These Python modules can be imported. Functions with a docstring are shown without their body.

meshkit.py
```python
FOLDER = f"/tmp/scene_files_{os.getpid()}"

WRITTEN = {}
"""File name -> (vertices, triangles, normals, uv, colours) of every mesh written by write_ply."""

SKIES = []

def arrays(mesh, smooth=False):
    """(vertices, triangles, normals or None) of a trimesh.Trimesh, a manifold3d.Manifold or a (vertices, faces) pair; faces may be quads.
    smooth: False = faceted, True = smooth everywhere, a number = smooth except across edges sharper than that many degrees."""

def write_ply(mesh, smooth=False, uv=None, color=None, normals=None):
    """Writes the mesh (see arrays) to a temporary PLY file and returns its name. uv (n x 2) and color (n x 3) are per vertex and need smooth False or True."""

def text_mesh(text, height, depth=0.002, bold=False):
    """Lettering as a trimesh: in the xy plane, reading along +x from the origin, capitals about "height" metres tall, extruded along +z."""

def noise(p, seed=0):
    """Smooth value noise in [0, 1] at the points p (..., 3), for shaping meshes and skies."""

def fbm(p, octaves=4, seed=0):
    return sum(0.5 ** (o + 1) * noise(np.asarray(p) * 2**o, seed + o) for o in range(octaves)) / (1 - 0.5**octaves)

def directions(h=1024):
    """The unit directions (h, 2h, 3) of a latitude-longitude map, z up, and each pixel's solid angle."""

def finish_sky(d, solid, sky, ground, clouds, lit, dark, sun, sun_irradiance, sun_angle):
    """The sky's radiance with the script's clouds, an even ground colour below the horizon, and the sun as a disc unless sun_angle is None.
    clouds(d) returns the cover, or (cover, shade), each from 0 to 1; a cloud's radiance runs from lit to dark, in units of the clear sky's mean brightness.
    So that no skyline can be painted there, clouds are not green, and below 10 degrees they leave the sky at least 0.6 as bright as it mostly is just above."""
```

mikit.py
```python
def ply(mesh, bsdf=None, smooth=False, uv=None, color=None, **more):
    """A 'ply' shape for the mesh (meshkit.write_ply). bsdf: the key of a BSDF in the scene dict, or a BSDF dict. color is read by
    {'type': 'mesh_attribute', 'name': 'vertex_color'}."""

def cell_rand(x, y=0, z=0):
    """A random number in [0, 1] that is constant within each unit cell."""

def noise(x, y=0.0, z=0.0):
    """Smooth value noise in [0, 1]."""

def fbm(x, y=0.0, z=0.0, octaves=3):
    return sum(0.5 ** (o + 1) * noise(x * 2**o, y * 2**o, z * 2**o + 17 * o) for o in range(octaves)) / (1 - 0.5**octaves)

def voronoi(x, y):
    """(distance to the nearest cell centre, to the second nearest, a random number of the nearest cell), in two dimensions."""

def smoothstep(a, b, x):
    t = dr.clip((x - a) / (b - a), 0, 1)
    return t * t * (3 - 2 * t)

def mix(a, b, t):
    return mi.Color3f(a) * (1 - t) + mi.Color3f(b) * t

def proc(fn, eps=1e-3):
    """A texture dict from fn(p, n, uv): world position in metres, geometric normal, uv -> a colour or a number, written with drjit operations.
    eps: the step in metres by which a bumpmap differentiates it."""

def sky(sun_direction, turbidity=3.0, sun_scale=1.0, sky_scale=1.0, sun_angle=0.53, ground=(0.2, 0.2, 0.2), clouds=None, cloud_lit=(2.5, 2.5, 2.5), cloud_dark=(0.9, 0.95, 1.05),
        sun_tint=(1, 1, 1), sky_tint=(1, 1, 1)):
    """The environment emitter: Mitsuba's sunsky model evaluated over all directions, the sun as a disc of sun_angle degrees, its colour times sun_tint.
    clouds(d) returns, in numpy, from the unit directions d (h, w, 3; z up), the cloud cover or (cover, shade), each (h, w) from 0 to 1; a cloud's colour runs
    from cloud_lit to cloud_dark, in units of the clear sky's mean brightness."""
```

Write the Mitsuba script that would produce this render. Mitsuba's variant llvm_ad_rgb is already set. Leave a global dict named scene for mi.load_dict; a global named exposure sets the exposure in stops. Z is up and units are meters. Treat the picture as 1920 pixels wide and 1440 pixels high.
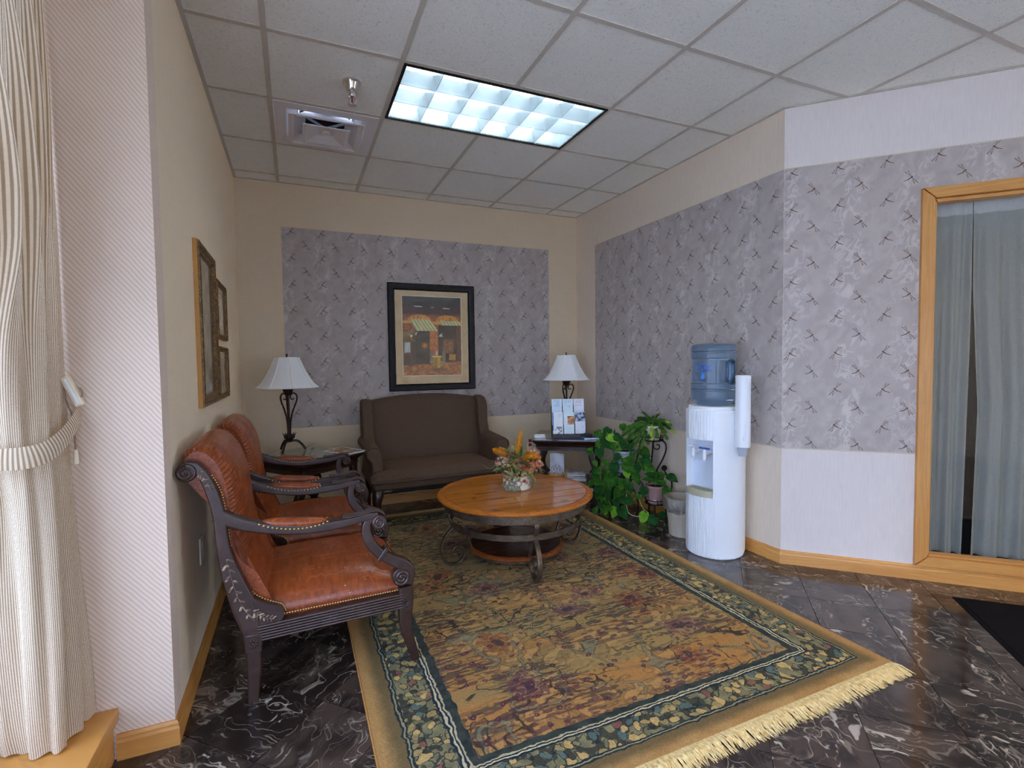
import math, random
import numpy as np, trimesh, shapely, mitsuba as mi, drjit as dr
import shapely.geometry as sg
import shapely.ops, shapely.affinity
import mikit, meshkit
from mikit import noise, fbm, voronoi, cell_rand, smoothstep, mix, proc

T = mi.ScalarTransform4f
rng = np.random.default_rng(7)
random.seed(7)
scene, labels = {}, {}

# ------------------------------------------------------------------ camera, sky, exposure
CAM = np.array([0.40028, -4.49651, 1.25544])
scene['camera'] = {'type': 'perspective', 'fov': 91.734, 'fov_axis': 'x', 'near_clip': 0.05, 'far_clip': 100.0,
    'to_world': T().look_at(origin=CAM.tolist(), target=(CAM + np.array([0.399217, 0.915828, -0.043407])).tolist(), up=[0.029524, 0.034478, 0.998969])}
scene['overcast_sky'] = {'type': 'constant', 'radiance': {'type': 'rgb', 'value': [1.68, 2.15, 3.2]}}
exposure = 1.0
TUBE_LIGHT = [6.4, 6.7, 6.9]
REAR_FILL = [15.0, 11.6, 8.2]  # unseen rear fixtures, added as warm fill for the room
WARM_LIGHT = [170.0, 108.0, 48.0]

# ------------------------------------------------------------------ naming
def numbered(key):
    if key not in scene and key not in labels and key not in _used:
        _used.add(key); return key
    i = 1
    while f'{key}_{i:03d}' in _used: i += 1
    k = f'{key}_{i:03d}'; _used.add(k); return k
_used = set()
def thing(name, label, cat, group=None):
    k = numbered(name)
    labels[k] = {'label': label, 'category': cat}
    if group: labels[k]['group'] = group
    return k
def put(parent, name, mesh, bsdf, smooth=False, label=None, kind=None, **kw):
    k = numbered(parent + '__' + name)
    scene[k] = mikit.ply(mesh, bsdf, smooth, **kw) if not isinstance(mesh, dict) else mesh
    if label or kind:
        labels[k] = {}
        if label: labels[k]['label'] = label
        if kind: labels[k]['kind'] = kind
    return k
def struct(name, mesh, bsdf, smooth=False, label=None, **kw):
    k = numbered(name)
    scene[k] = mikit.ply(mesh, bsdf, smooth, **kw)
    labels[k] = {'kind': 'structure'}
    if label: labels[k]['label'] = label
    return k
def single(name, label, cat, mesh, bsdf, smooth=False, group=None, kind=None, **kw):
    k = thing(name, label, cat, group)
    scene[k] = mikit.ply(mesh, bsdf, smooth, **kw)
    if kind: labels[k]['kind'] = kind
    return k

# ------------------------------------------------------------------ mesh helpers
def cat(*ms):
    ms = [m for x in ms for m in (x if isinstance(x, (list, tuple)) else [x])]
    return trimesh.util.concatenate(ms)
def tm(v, f): return trimesh.Trimesh(np.asarray(v, float), np.asarray(f, int), process=False)
def _cb():
    v = []
    for sx in (-1, 1):
        for sy in (-1, 1):
            for sz in (-1, 1):
                for ax in range(3): v.append((sx, sy, sz, ax))
    b = .2
    pts = np.array([[s[i] * (1 if i == s[3] else 1 - b) for i in range(3)] for s in v])
    h = trimesh.convex.convex_hull(pts)
    d = ((h.vertices[:, None] - pts[None]) ** 2).sum(-1).argmin(1)
    return np.array([x[:3] for x in v], float), np.array([x[3] for x in v]), d[h.faces]
_CB = _cb()
def box(x0, x1, y0, y1, z0, z1, b=0.002):
    S, ax, f = _CB
    h = np.array([x1 - x0, y1 - y0, z1 - z0]) / 2
    c = np.array([x1 + x0, y1 + y0, z1 + z0]) / 2
    b = min(b, .9 * h.min())
    off = np.full((24, 3), b); off[np.arange(24), ax] = 0
    return tm(c + S * (h - off), f)
def rot(m, axis, deg, at=(0, 0, 0)):
    m = m.copy(); m.apply_transform(trimesh.transformations.rotation_matrix(math.radians(deg), axis, at)); return m
def mv(m, x=0, y=0, z=0):
    m = m.copy(); m.apply_translation([x, y, z]); return m
def place(m, x, y, z=0, rz=0):
    return mv(rot(m, (0, 0, 1), rz), x, y, z)
def sc(m, x, y, z):
    m = m.copy(); m.vertices = m.vertices * [x, y, z]; return m
def lathe(prof, n=40, c=(0, 0), closed=False):
    """prof: (r, z) from bottom to top outside. closed: loop profile"""
    P = np.asarray(prof, float); k = len(P)
    a = np.arange(n) * 2 * np.pi / n
    v = np.stack([np.outer(np.cos(a), P[:, 0]) + c[0], np.outer(np.sin(a), P[:, 0]) + c[1], np.tile(P[:, 1], (n, 1))], -1).reshape(-1, 3)
    f = []
    ks = k if closed else k - 1
    i = np.arange(n)[:, None]; j = np.arange(ks)[None]
    A = i * k + j; B = ((i + 1) % n) * k + j; C = ((i + 1) % n) * k + (j + 1) % k; D = i * k + (j + 1) % k
    f = np.concatenate([np.stack([A, B, C], -1).reshape(-1, 3), np.stack([A, C, D], -1).reshape(-1, 3)])
    m = tm(v, f)
    t = m.triangles; ar = np.linalg.norm(np.cross(t[:, 1] - t[:, 0], t[:, 2] - t[:, 0]), axis=1)
    m.update_faces(ar > 1e-12)
    return m
def cyl(r, z0, z1, x=0, y=0, n=24, b=0.001):
    return lathe([(0, z0), (r - b, z0), (r, z0 + b), (r, z1 - b), (r - b, z1), (0, z1)], n, (x, y))
def circle(r, n=10, ry=None):
    a = np.arange(n) * 2 * np.pi / n
    return np.c_[r * np.cos(a), (ry or r) * np.sin(a)]
def rrect(w, h, r=None, n=3):
    r = min(w, h) * .25 if r is None else r
    o = []
    for cx, cy, a0 in ((w / 2 - r, h / 2 - r, 0), (-w / 2 + r, h / 2 - r, 90), (-w / 2 + r, -h / 2 + r, 180), (w / 2 - r, -h / 2 + r, 270)):
        for t in np.linspace(a0, a0 + 90, n): o.append((cx + r * math.cos(math.radians(t)), cy + r * math.sin(math.radians(t))))
    return np.array(o)
def sweep(path, prof, s=1.0, s2=None, up=None, closed=False, caps=True, roll=None):
    """profile (a, b): a along T x up (in-plane), b along up. s, s2: per-point scale of a and b."""
    P = np.asarray(path, float); n = len(P); pr = np.asarray(prof, float); k = len(pr)
    s = np.broadcast_to(np.asarray(s, float), (n,)); s2 = s if s2 is None else np.broadcast_to(np.asarray(s2, float), (n,))
    if closed: t = np.roll(P, -1, 0) - np.roll(P, 1, 0)
    else:
        t = np.gradient(P, axis=0)
    t /= np.linalg.norm(t, axis=1, keepdims=True) + 1e-12
    if up is not None:
        u = np.tile(np.asarray(up, float), (n, 1))
        a = np.cross(t, u); a /= np.linalg.norm(a, axis=1, keepdims=True) + 1e-12
        b = np.cross(a, t)
    else:
        a = np.zeros((n, 3)); h = np.array([0, 0, 1.0]) if abs(t[0][2]) < .9 else np.array([1.0, 0, 0])
        x = np.cross(t[0], h); x /= np.linalg.norm(x); a[0] = x
        for i in range(1, n):
            x = a[i - 1] - t[i] * np.dot(a[i - 1], t[i]); a[i] = x / (np.linalg.norm(x) + 1e-12)
        b = np.cross(a, t)
    v = P[:, None] + a[:, None] * (pr[None, :, :1] * s[:, None, None]) + b[:, None] * (pr[None, :, 1:] * s2[:, None, None])
    v = v.reshape(-1, 3)
    m = n if closed else n - 1
    i = np.arange(m)[:, None]; j = np.arange(k)[None]
    A = i * k + j; B = ((i + 1) % n) * k + j; C = ((i + 1) % n) * k + (j + 1) % k; D = i * k + (j + 1) % k
    f = np.concatenate([np.stack([A, B, C], -1).reshape(-1, 3), np.stack([A, C, D], -1).reshape(-1, 3)])
    if caps and not closed:
        c0, c1 = len(v), len(v) + 1
        v = np.vstack([v, P[0], P[-1]])
        q = np.arange(k)
        f = np.vstack([f, np.stack([q * 0 + c0, q, (q + 1) % k], 1), np.stack([q * 0 + c1, (n - 1) * k + (q + 1) % k, (n - 1) * k + q], 1)])
    g = tm(v, f)
    if not closed and g.volume < 0 or closed and g.volume < 0: g.invert()
    return g
def spline(pts, n=40, closed=False):
    """Catmull-Rom style smooth curve through the points."""
    from scipy.interpolate import CubicSpline
    p = np.asarray(pts, float)
    if closed: p = np.vstack([p, p[:1]])
    d = np.r_[0, np.cumsum(np.sqrt(np.linalg.norm(np.diff(p, axis=0), axis=1)) + 1e-9)]
    c = CubicSpline(d, p, bc_type='periodic' if closed else 'natural')
    q = c(np.linspace(0, d[-1], n + (1 if closed else 0)))
    return q[:-1] if closed else q
def xz(pts, y=0.0):
    p = np.asarray(pts, float); return np.c_[p[:, 0], np.full(len(p), y), p[:, 1]]
def spiral(cx, cz, r0, r1, a0, turns, n=40, y=0.0):
    t = np.linspace(0, 1, n); a = math.radians(a0) + 2 * np.pi * turns * t; r = r0 + (r1 - r0) * t
    return np.c_[cx + r * np.cos(a), np.full(n, y), cz + r * np.sin(a)]
def tube(path, r, n=8, **k): return sweep(path, circle(1, n), r, **k)
def prism(poly, h, z=0.0, bevel=0):
    """extrude a shapely polygon along +z, the top edge chamfered by bevel"""
    polys = list(poly.geoms) if hasattr(poly, 'geoms') else [poly]
    out = []
    for g in polys:
        if g.is_empty or g.area < 1e-8: continue
        m = trimesh.creation.extrude_polygon(g, h, engine='earcut')
        if bevel:
            try:
                top = np.abs(m.vertices[:, 2] - h) < 1e-9
                ring = np.asarray(g.exterior.coords)[:-1]
                inner = g.buffer(-bevel, join_style=2)
                # move the top ring inwards along the vertex bisector
                nr = len(ring); e = np.roll(ring, -1, 0) - ring; e /= np.linalg.norm(e, axis=1, keepdims=True) + 1e-12
                nrm = np.c_[-e[:, 1], e[:, 0]] * (1 if g.exterior.is_ccw else -1)
                bis = nrm + np.roll(nrm, 1, 0); bis /= np.maximum((bis * nrm).sum(1, keepdims=True), .3)
                from scipy.spatial import cKDTree
                d, i = cKDTree(ring).query(m.vertices[top][:, :2])
                vv = m.vertices.copy(); vv[np.where(top)[0], :2] += bis[i] * bevel * (d < 1e-6)[:, None]; m.vertices = vv
            except Exception: pass
        m.apply_translation([0, 0, z]); out.append(m)
    return cat(out)
def upright(m):
    """a mesh drawn in xy and extruded in z, turned to stand in the xz plane facing -y (thickness towards -y)"""
    return rot(m, (1, 0, 0), 90)
def grid(nu, nv, fn, flip=False):
    u, v = np.meshgrid(np.linspace(0, 1, nu), np.linspace(0, 1, nv), indexing='ij')
    P = fn(u, v).reshape(-1, 3)
    i = np.arange(nu - 1)[:, None]; j = np.arange(nv - 1)[None]
    A = i * nv + j; B = (i + 1) * nv + j; C = B + 1; D = A + 1
    f = np.concatenate([np.stack([A, B, C], -1).reshape(-1, 3), np.stack([A, C, D], -1).reshape(-1, 3)])
    if flip: f = f[:, ::-1]
    return tm(P, f), np.c_[u.ravel(), v.ravel()]
def loft(rings, caps=True):
    """rings: (n, k, 3) closed loops"""
    R = np.asarray(rings, float); n, k = R.shape[:2]
    v = R.reshape(-1, 3)
    i = np.arange(n - 1)[:, None]; j = np.arange(k)[None]
    A = i * k + j; B = (i + 1) * k + j; C = (i + 1) * k + (j + 1) % k; D = i * k + (j + 1) % k
    f = np.concatenate([np.stack([A, B, C], -1).reshape(-1, 3), np.stack([A, C, D], -1).reshape(-1, 3)])
    if caps:
        q = np.arange(k); c0, c1 = len(v), len(v) + 1
        v = np.vstack([v, R[0].mean(0), R[-1].mean(0)])
        f = np.vstack([f, np.stack([q * 0 + c0, (q + 1) % k, q], 1), np.stack([q * 0 + c1, (n - 1) * k + q, (n - 1) * k + (q + 1) % k], 1)])
    g = tm(v, f)
    if g.volume < 0: g.invert()
    return g
def blob(sx, sy, sz, x=0, y=0, z=0, sub=2):
    m = trimesh.creation.icosphere(subdivisions=sub); m.vertices = m.vertices * [sx, sy, sz] + [x, y, z]; return m
def pillow(x0, x1, y0, y1, zt, crown, zb, n=24, r=.03, e=2.6, front=None):
    """upholstered pad: domed top, rounded top edge, straight skirt to zb"""
    def top(u, v):
        U, V = 2 * u - 1, 2 * v - 1
        d = np.maximum(np.abs(U), np.abs(V))
        dome = (1 - np.abs(U) ** e) * (1 - np.abs(V) ** e)
        return np.stack([x0 + (x1 - x0) * u, y0 + (y1 - y0) * v, zt + crown * dome ** .6], -1)
    g, uv = grid(n, n, top)
    b, _ = grid(n, n, lambda u, v: np.stack([x0 + (x1 - x0) * u, y0 + (y1 - y0) * v, 0 * u + zb], -1), True)
    idx = np.arange(n * n).reshape(n, n)
    loop = np.r_[idx[:-1, 0], idx[-1, :-1], idx[:0:-1, -1], idx[0, :0:-1]]
    V = np.vstack([g.vertices, b.vertices]); o = n * n; q = np.arange(len(loop)); nx = np.roll(loop, -1)
    side = np.vstack([np.stack([loop, loop + o, nx + o], 1), np.stack([loop, nx + o, nx], 1)])
    m = tm(V, np.vstack([g.faces, b.faces + o, side]))
    if m.volume < 0: m.invert()
    return m
def bezier(p, n=20):
    p = np.asarray(p, float); t = np.linspace(0, 1, n)[:, None]
    return (1 - t) ** 3 * p[0] + 3 * (1 - t) ** 2 * t * p[1] + 3 * (1 - t) * t ** 2 * p[2] + t ** 3 * p[3]
# ------------------------------------------------------------------ materials
def lin(h):
    h = h.lstrip('#'); c = np.array([int(h[i:i + 2], 16) for i in (0, 2, 4)]) / 255
    return np.where(c < .04045, c / 12.92, ((c + .055) / 1.055) ** 2.4)
def C(h): return mi.Color3f(*[float(x) for x in lin(h)])
def rgb(h): return {'type': 'rgb', 'value': [float(x) for x in (lin(h) if isinstance(h, str) else h)]}
def mat(key, color, rough=.5, metal=0.0, spec=.5, two=True, bump=None, bscale=1.0, **kw):
    b = {'type': 'principled', 'base_color': color if isinstance(color, dict) else rgb(color), 'roughness': rough, 'metallic': metal, 'specular': spec, **kw}
    if bump is not None: b = {'type': 'bumpmap', 'arbitrary': bump, 'scale': bscale, 'bsdf': b}
    scene[key] = {'type': 'twosided', 'bsdf': b} if two else b
    return key
def fl(x): return dr.floor(x)
def seg(px, py, ax, ay, bx, by, r0, r1):
    """distance to a tapered stroke"""
    dx, dy = bx - ax, by - ay
    t = dr.clip(((px - ax) * dx + (py - ay) * dy) / (dx * dx + dy * dy), 0, 1)
    d = dr.sqrt(dr.square(px - ax - dx * t) + dr.square(py - ay - dy * t))
    return d - (r0 + (r1 - r0) * t)
def tri(p, n):
    """surface coordinates of upholstery: (across, up) whichever way the face looks"""
    top = dr.abs(n.z) > .72; side = dr.abs(n.x) > dr.abs(n.y)
    return dr.select(top, p.x, dr.select(side, p.y, p.x)), dr.select(top, p.y, p.z)

# wall paper base: faint diagonal ribs (woven print)
def rib_wall(p, n, uv):
    s = dr.select(dr.abs(n.x) > .8, p.y, p.x)
    w = (p.z * .62 + s * .78) / .0118 + .25 * noise(s * 30, p.z * 30)
    f = w - fl(w)
    rib = smoothstep(0, .35, f) * (1 - smoothstep(.6, 1, f))
    return mix(C('#c5ae99'), C('#dac6b3'), rib) * (.96 + .08 * noise(s * 4, p.z * 4))
def plain_wall(p, n, uv):
    s = dr.select(dr.abs(n.x) > .8, p.y, p.x)
    g = .5 * noise(s * 260, p.z * 18) + .5 * noise(s * 18, p.z * 260)
    return C('#d9c5a6') * (.955 + .07 * g + .03 * noise(s * 2, p.z * 2))
mat('m_wall', proc(plain_wall), .85, spec=.2)
mat('m_wall_right_daylit', proc(lambda p, n, uv: C('#dac9b3') * (.95 + .07 * noise(p.y * 200, p.z * 18) + .03 * noise(p.y * 2, p.z * 2))), .85, spec=.2)  # same paint as the left wall, some daylight tint put into the colour
mat('m_wall_angled_daylit', proc(lambda p, n, uv: C('#dad0c8') * (.95 + .07 * noise((p.x - p.y) * 200, p.z * 18) + .03 * noise((p.x - p.y) * 2, p.z * 2))), .85, spec=.2)  # same paint again, cool daylight on this wall put into the colour
mat('m_wall_rib', proc(rib_wall), .85, spec=.2)

def paper(axis, s0, kind0):
    """grey dragonfly wallpaper; columns every .1165 m, figures every .2132 m, alternate columns dropped by half and mirrored"""
    dc, dz = .1165, .2132
    def fn(p, n, uv):
        s = axis(p)
        a = (s - s0) / dc
        i = fl(a + .5)
        odd = i - 2 * fl(i / 2)
        x = (a - i) * dc
        zz = (p.z - 2.0330 - odd * dz / 2) / dz
        z = (zz - fl(zz + .5)) * dz
        m = dr.select(odd > .5, 1.0, -1.0) * kind0
        x = x * m
        # body and the four wings of one dragonfly
        body = dr.minimum(seg(x, z, -.002, .003, .013, -.010, .0036, .0022), seg(x, z, .013, -.010, .034, -.017, .0020, .0014))
        wing = dr.minimum(dr.minimum(seg(x, z, 0, 0, .030, .031, .0008, .0030), seg(x, z, 0, 0, .018, .035, .0008, .0026)),
                          dr.minimum(seg(x, z, 0, 0, -.012, -.036, .0008, .0030), seg(x, z, 0, 0, -.027, -.033, .0008, .0032)))
        vein = noise(s * 700, p.z * 700)
        wa = (1 - smoothstep(-.0006, .0008, wing)) * (.55 + .35 * vein)
        ba = 1 - smoothstep(-.0004, .0006, body)
        q1 = fbm(s * 9, p.z * 7, 1.3, 3); q2 = noise(s * 26 + 5 * q1, p.z * 22 + 4 * q1)
        rid = 1 - dr.abs(2 * noise(s * 62 + 5 * q1 + 2.5 * q2, p.z * 40 + 4 * q1 + 2 * q2, 3) - 1)
        band = .55 + .45 * dr.sin(s * 21.0 + .8)
        leafy = smoothstep(.50, .90, rid) * smoothstep(.28, .58, noise(s * 24, p.z * 17, 9)) * band
        base = mix(C('#a89c95'), C('#b4a9a1'), q2)
        base = mix(base, C('#d0c6be'), leafy * .5)
        base = base * (.97 + .06 * noise(s * 320, p.z * 320))
        base = mix(base, C('#74604f'), wa)
        return mix(base, C('#5d3423'), ba * .92)
    return fn
mat('m_paper_back', proc(paper(lambda p: p.x, 1.679, 1)), .6, spec=.35)
mat('m_paper_right', proc(paper(lambda p: -p.y, 2.088, -1)), .6, spec=.35)
mat('m_paper_angled', proc(paper(lambda p: (p.x - p.y) * .70711 - (3.106 + 2.392) * .70711, .156, 1)), .6, spec=.35)
mat('m_paper_edge', '#c9bda6', .8)

def oak(axis):
    def fn(p, n, uv):
        if axis == 'v': a, b = (p.x - p.y) * .7071 + p.x * .3 + p.y * .2, p.z
        else: a, b = p.z + (p.x + p.y) * .07, (p.x - p.y) * .7071
        w = fbm(a * 26, b * 1.6, (p.x + p.y) * 3, 3)
        g = noise(a * 420, b * 7) * .6 + noise(a * 900, b * 25) * .4
        ring = .5 + .5 * dr.sin((a * 60 + w * 9) * 6.283 * .45)
        return mix(mix(C('#b87b35'), C('#d59c55'), w * .6 + ring * .25), C('#8a5522'), smoothstep(.62, 1, g) * .45)
    return fn
mat('m_oak_h', proc(oak('h')), .38, clearcoat=.3, clearcoat_gloss=.7)
mat('m_oak_v', proc(oak('v')), .38, clearcoat=.3, clearcoat_gloss=.7)

def marble(p, n, uv):
    a, b = (p.x - p.y) * .70711 - 1.828, (p.x + p.y) * .70711 + 1.785
    i, j = fl(a / .3048), fl(b / .3048)
    r1, r2, r3 = cell_rand(i, j, 1), cell_rand(i, j, 2), cell_rand(i, j, 3)
    turn = r1 > .62
    u = dr.select(turn, a, b) + 7 * r2; v = dr.select(turn, b, a) + 9 * r3
    w1 = fbm(u * 7, v * 9, r1 * 9, 3); w2 = fbm(u * 19 + 3, v * 24, r2 * 9, 2)
    x, y = u * 2.6 + w1 * .9, v * 12.5 + w1 * 2.0 + w2 * 1.1 + u * 2.5
    def vein(x, y, k, wd):
        g = fbm(x, y, k, 3)
        return 1 - smoothstep(0, wd, dr.abs(g - .5))
    mask = smoothstep(.46, .66, noise(u * 8, v * 13, 4 + r3))
    mask2 = smoothstep(.35, .6, noise(u * 5, v * 6, 14 + r2))
    v1 = dr.maximum(vein(x * 1.3, y * 1.1, 2 + r2, .016) * mask, vein(x * 1.7 + 3, y * .8 + 1, 5 + r1, .013) * (1 - .7 * mask2))
    w3 = noise(u * 60, v * 75, 3)
    v2 = vein(x * 2.9 + .35 * w3, y * 2.0 + .5 * w3, 8, .028) * mask2 * .34
    v4 = vein(u * 9 + v * 5 + .5 * w3, v * 10 - u * 4 + w1 * 2 + .4 * w3, 31, .016) * mask * .6
    v3 = vein(x * .9 + 4, y * .7, 21, .010) * (.25 + .75 * mask2) * .8
    fleck = smoothstep(.84, .93, noise(u * 26 + w2 * 6, v * 60 + w1 * 9, 2)) * mask
    cloud = fbm(u * 8, v * 12, 3, 3)
    base = mix(C('#28211e'), C('#4a3e37'), smoothstep(.3, .75, cloud))
    base = mix(base, C('#6a5e55'), v2)
    base = mix(base, C('#a59888'), dr.clip(v1 * .75 + v3 * .4 + v4 * .7, 0, .85))
    return mix(base, C('#d8cdbf'), fleck * .6)
mat('m_marble', proc(marble), .13, spec=.6)
mat('m_grout', '#4a423d', .7)

def tile_face(p, n, uv):
    s = noise(p.x * 150, p.y * 150) * .5 + noise(p.x * 330, p.y * 330) * .5
    pit = smoothstep(.76, .84, noise(p.x * 170 + 5, p.y * 170)) * .15
    return C('#e2dfd4') * (.93 + .12 * s) * (1 - pit)
mat('m_ceiling_tile', proc(tile_face), .95, spec=.1)
mat('m_grid', '#bdb6a8', .55)
mat('m_white_metal', '#d9d4d2', .45)
mat('m_white_plastic', '#e6e9ea', .32, clearcoat=.25)
mat('m_recess_plastic', '#cdd6e2', .4)
mat('m_beige_plastic', '#b5b195', .4)
mat('m_blue_plastic', '#3d63b8', .35)
mat('m_cream_plastic', '#e6dcc2', .4)
mat('m_dark', '#0b0a0a', .8)
mat('m_black_rubber', '#111012', .95, spec=.1)
mat('m_chrome', '#d8d4d0', .12, 1.0)
mat('m_alu', '#c9ced2', .3, .9)
mat('m_reflector', '#9fadb3', .35, .25, two=True)
mat('m_black_frame', '#0b0a0c', .45, spec=.3)
mat('m_brass', '#c2985a', .28, 1.0)
mat('m_clear_glass', '#ffffff', .02)
scene['m_pane'] = {'type': 'thindielectric', 'int_ior': 1.5}
scene['m_glass'] = {'type': 'dielectric', 'int_ior': 1.5}
mat('m_exterior', '#dcdad6', .9)
mat('m_window_metal', '#5a4c40', .4, .4)
# ------------------------------------------------------------------ the room
H = 2.735
CX, CY = 3.106, -2.392                      # corner where the right wall turns
D = np.array([.70711, -.70711])             # along the angled wall
N_ = np.array([-.70711, -.70711])           # out of it into the room
ALEN = 2.6
AX, AY = CX + ALEN * D[0], CY + ALEN * D[1]
YR = -7.4                                   # rear wall behind the camera
XW = -.46                                   # street window plane
room = sg.Polygon([(0, 0), (CX, 0), (CX, CY), (AX, AY), (AX, YR), (XW, YR), (XW, -2.57), (0, -2.57)])
WT = .10
def flat_wall(p0, p1, z0=0, z1=H, holes=(), t=WT):
    """wall slab standing behind the line p0->p1 (room on the left side of the line), holes (s0, s1, z0, z1)"""
    p0, p1 = np.array(p0, float), np.array(p1, float)
    L = np.linalg.norm(p1 - p0); d = (p1 - p0) / L
    poly = sg.box(0, z0, L, z1)
    for h in holes: poly = poly.difference(sg.box(h[0], h[2], h[1], h[3]))
    m = prism(poly, t)
    v = m.vertices
    out = np.array([d[1], -d[0]])
    m.vertices = np.c_[p0[0] + v[:, 0] * d[0] + v[:, 2] * out[0], p0[1] + v[:, 0] * d[1] + v[:, 2] * out[1], v[:, 1]]
    if m.volume < 0: m.invert()
    return m
struct('wall_left', flat_wall((0, 0), (0, -2.57 + WT)), 'm_wall')
struct('wall_back', flat_wall((CX, 0), (0, 0)), 'm_wall')
struct('wall_right', flat_wall((CX, CY), (CX, 0)), 'm_wall_right_daylit')
WS0, WS1, WZ0, WZ1 = .70, 2.05, .11, 2.12    # inner window opening
struct('wall_right_angled', flat_wall((AX, AY), (CX, CY), holes=[(ALEN - WS1, ALEN - WS0, WZ0, WZ1)]), 'm_wall_angled_daylit')
struct('wall_left_return', flat_wall((0, -2.57), (XW, -2.57), t=WT), 'm_wall_rib')
# walls behind the camera, opened by the street windows
LW0, LW1 = .12, 4.55
struct('wall_street', flat_wall((XW, -2.57), (XW, YR), holes=[(LW0, LW1, .169, 2.5)]), 'm_wall')
struct('wall_rear', flat_wall((XW, YR), (AX, YR), holes=[(.35, 1.75, .12, 2.35)]), 'm_wall')
struct('wall_right_front', flat_wall((AX, YR), (AX, AY), holes=[(.4, 2.4, .12, 2.4)]), 'm_wall')

# dragonfly wallpaper panels, thin sheets stuck on the walls with a narrow cream edge
def sheet(p0, p1, s0, s1, z0, z1, t=.0015, off=0.0):
    p0, p1 = np.array(p0, float), np.array(p1, float); d = (p1 - p0) / np.linalg.norm(p1 - p0)
    inn = np.array([-d[1], d[0]])
    m = box(s0, s1, off, off + t, z0, z1, .0004); v = m.vertices
    m.vertices = np.c_[p0[0] + v[:, 0] * d[0] + v[:, 1] * inn[0], p0[1] + v[:, 0] * d[1] + v[:, 1] * inn[1], v[:, 2]]
    if m.volume < 0: m.invert()
    return m
put('wall_back', 'wallpaper', sheet((CX, 0), (0, 0), CX - 2.78, CX - .328, .733, 2.384), 'm_paper_back', label='grey wallpaper panel printed with dragonflies')
put('wall_right', 'wallpaper', sheet((CX, CY), (CX, 0), 0.001, -CY - .352, .716, 2.380), 'm_paper_right', label='grey wallpaper printed with dragonflies')
put('wall_right_angled', 'wallpaper', sheet((AX, AY), (CX, CY), 0, ALEN - .001 - .0015, .716, 2.380), 'm_paper_angled', label='grey wallpaper printed with dragonflies')
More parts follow.
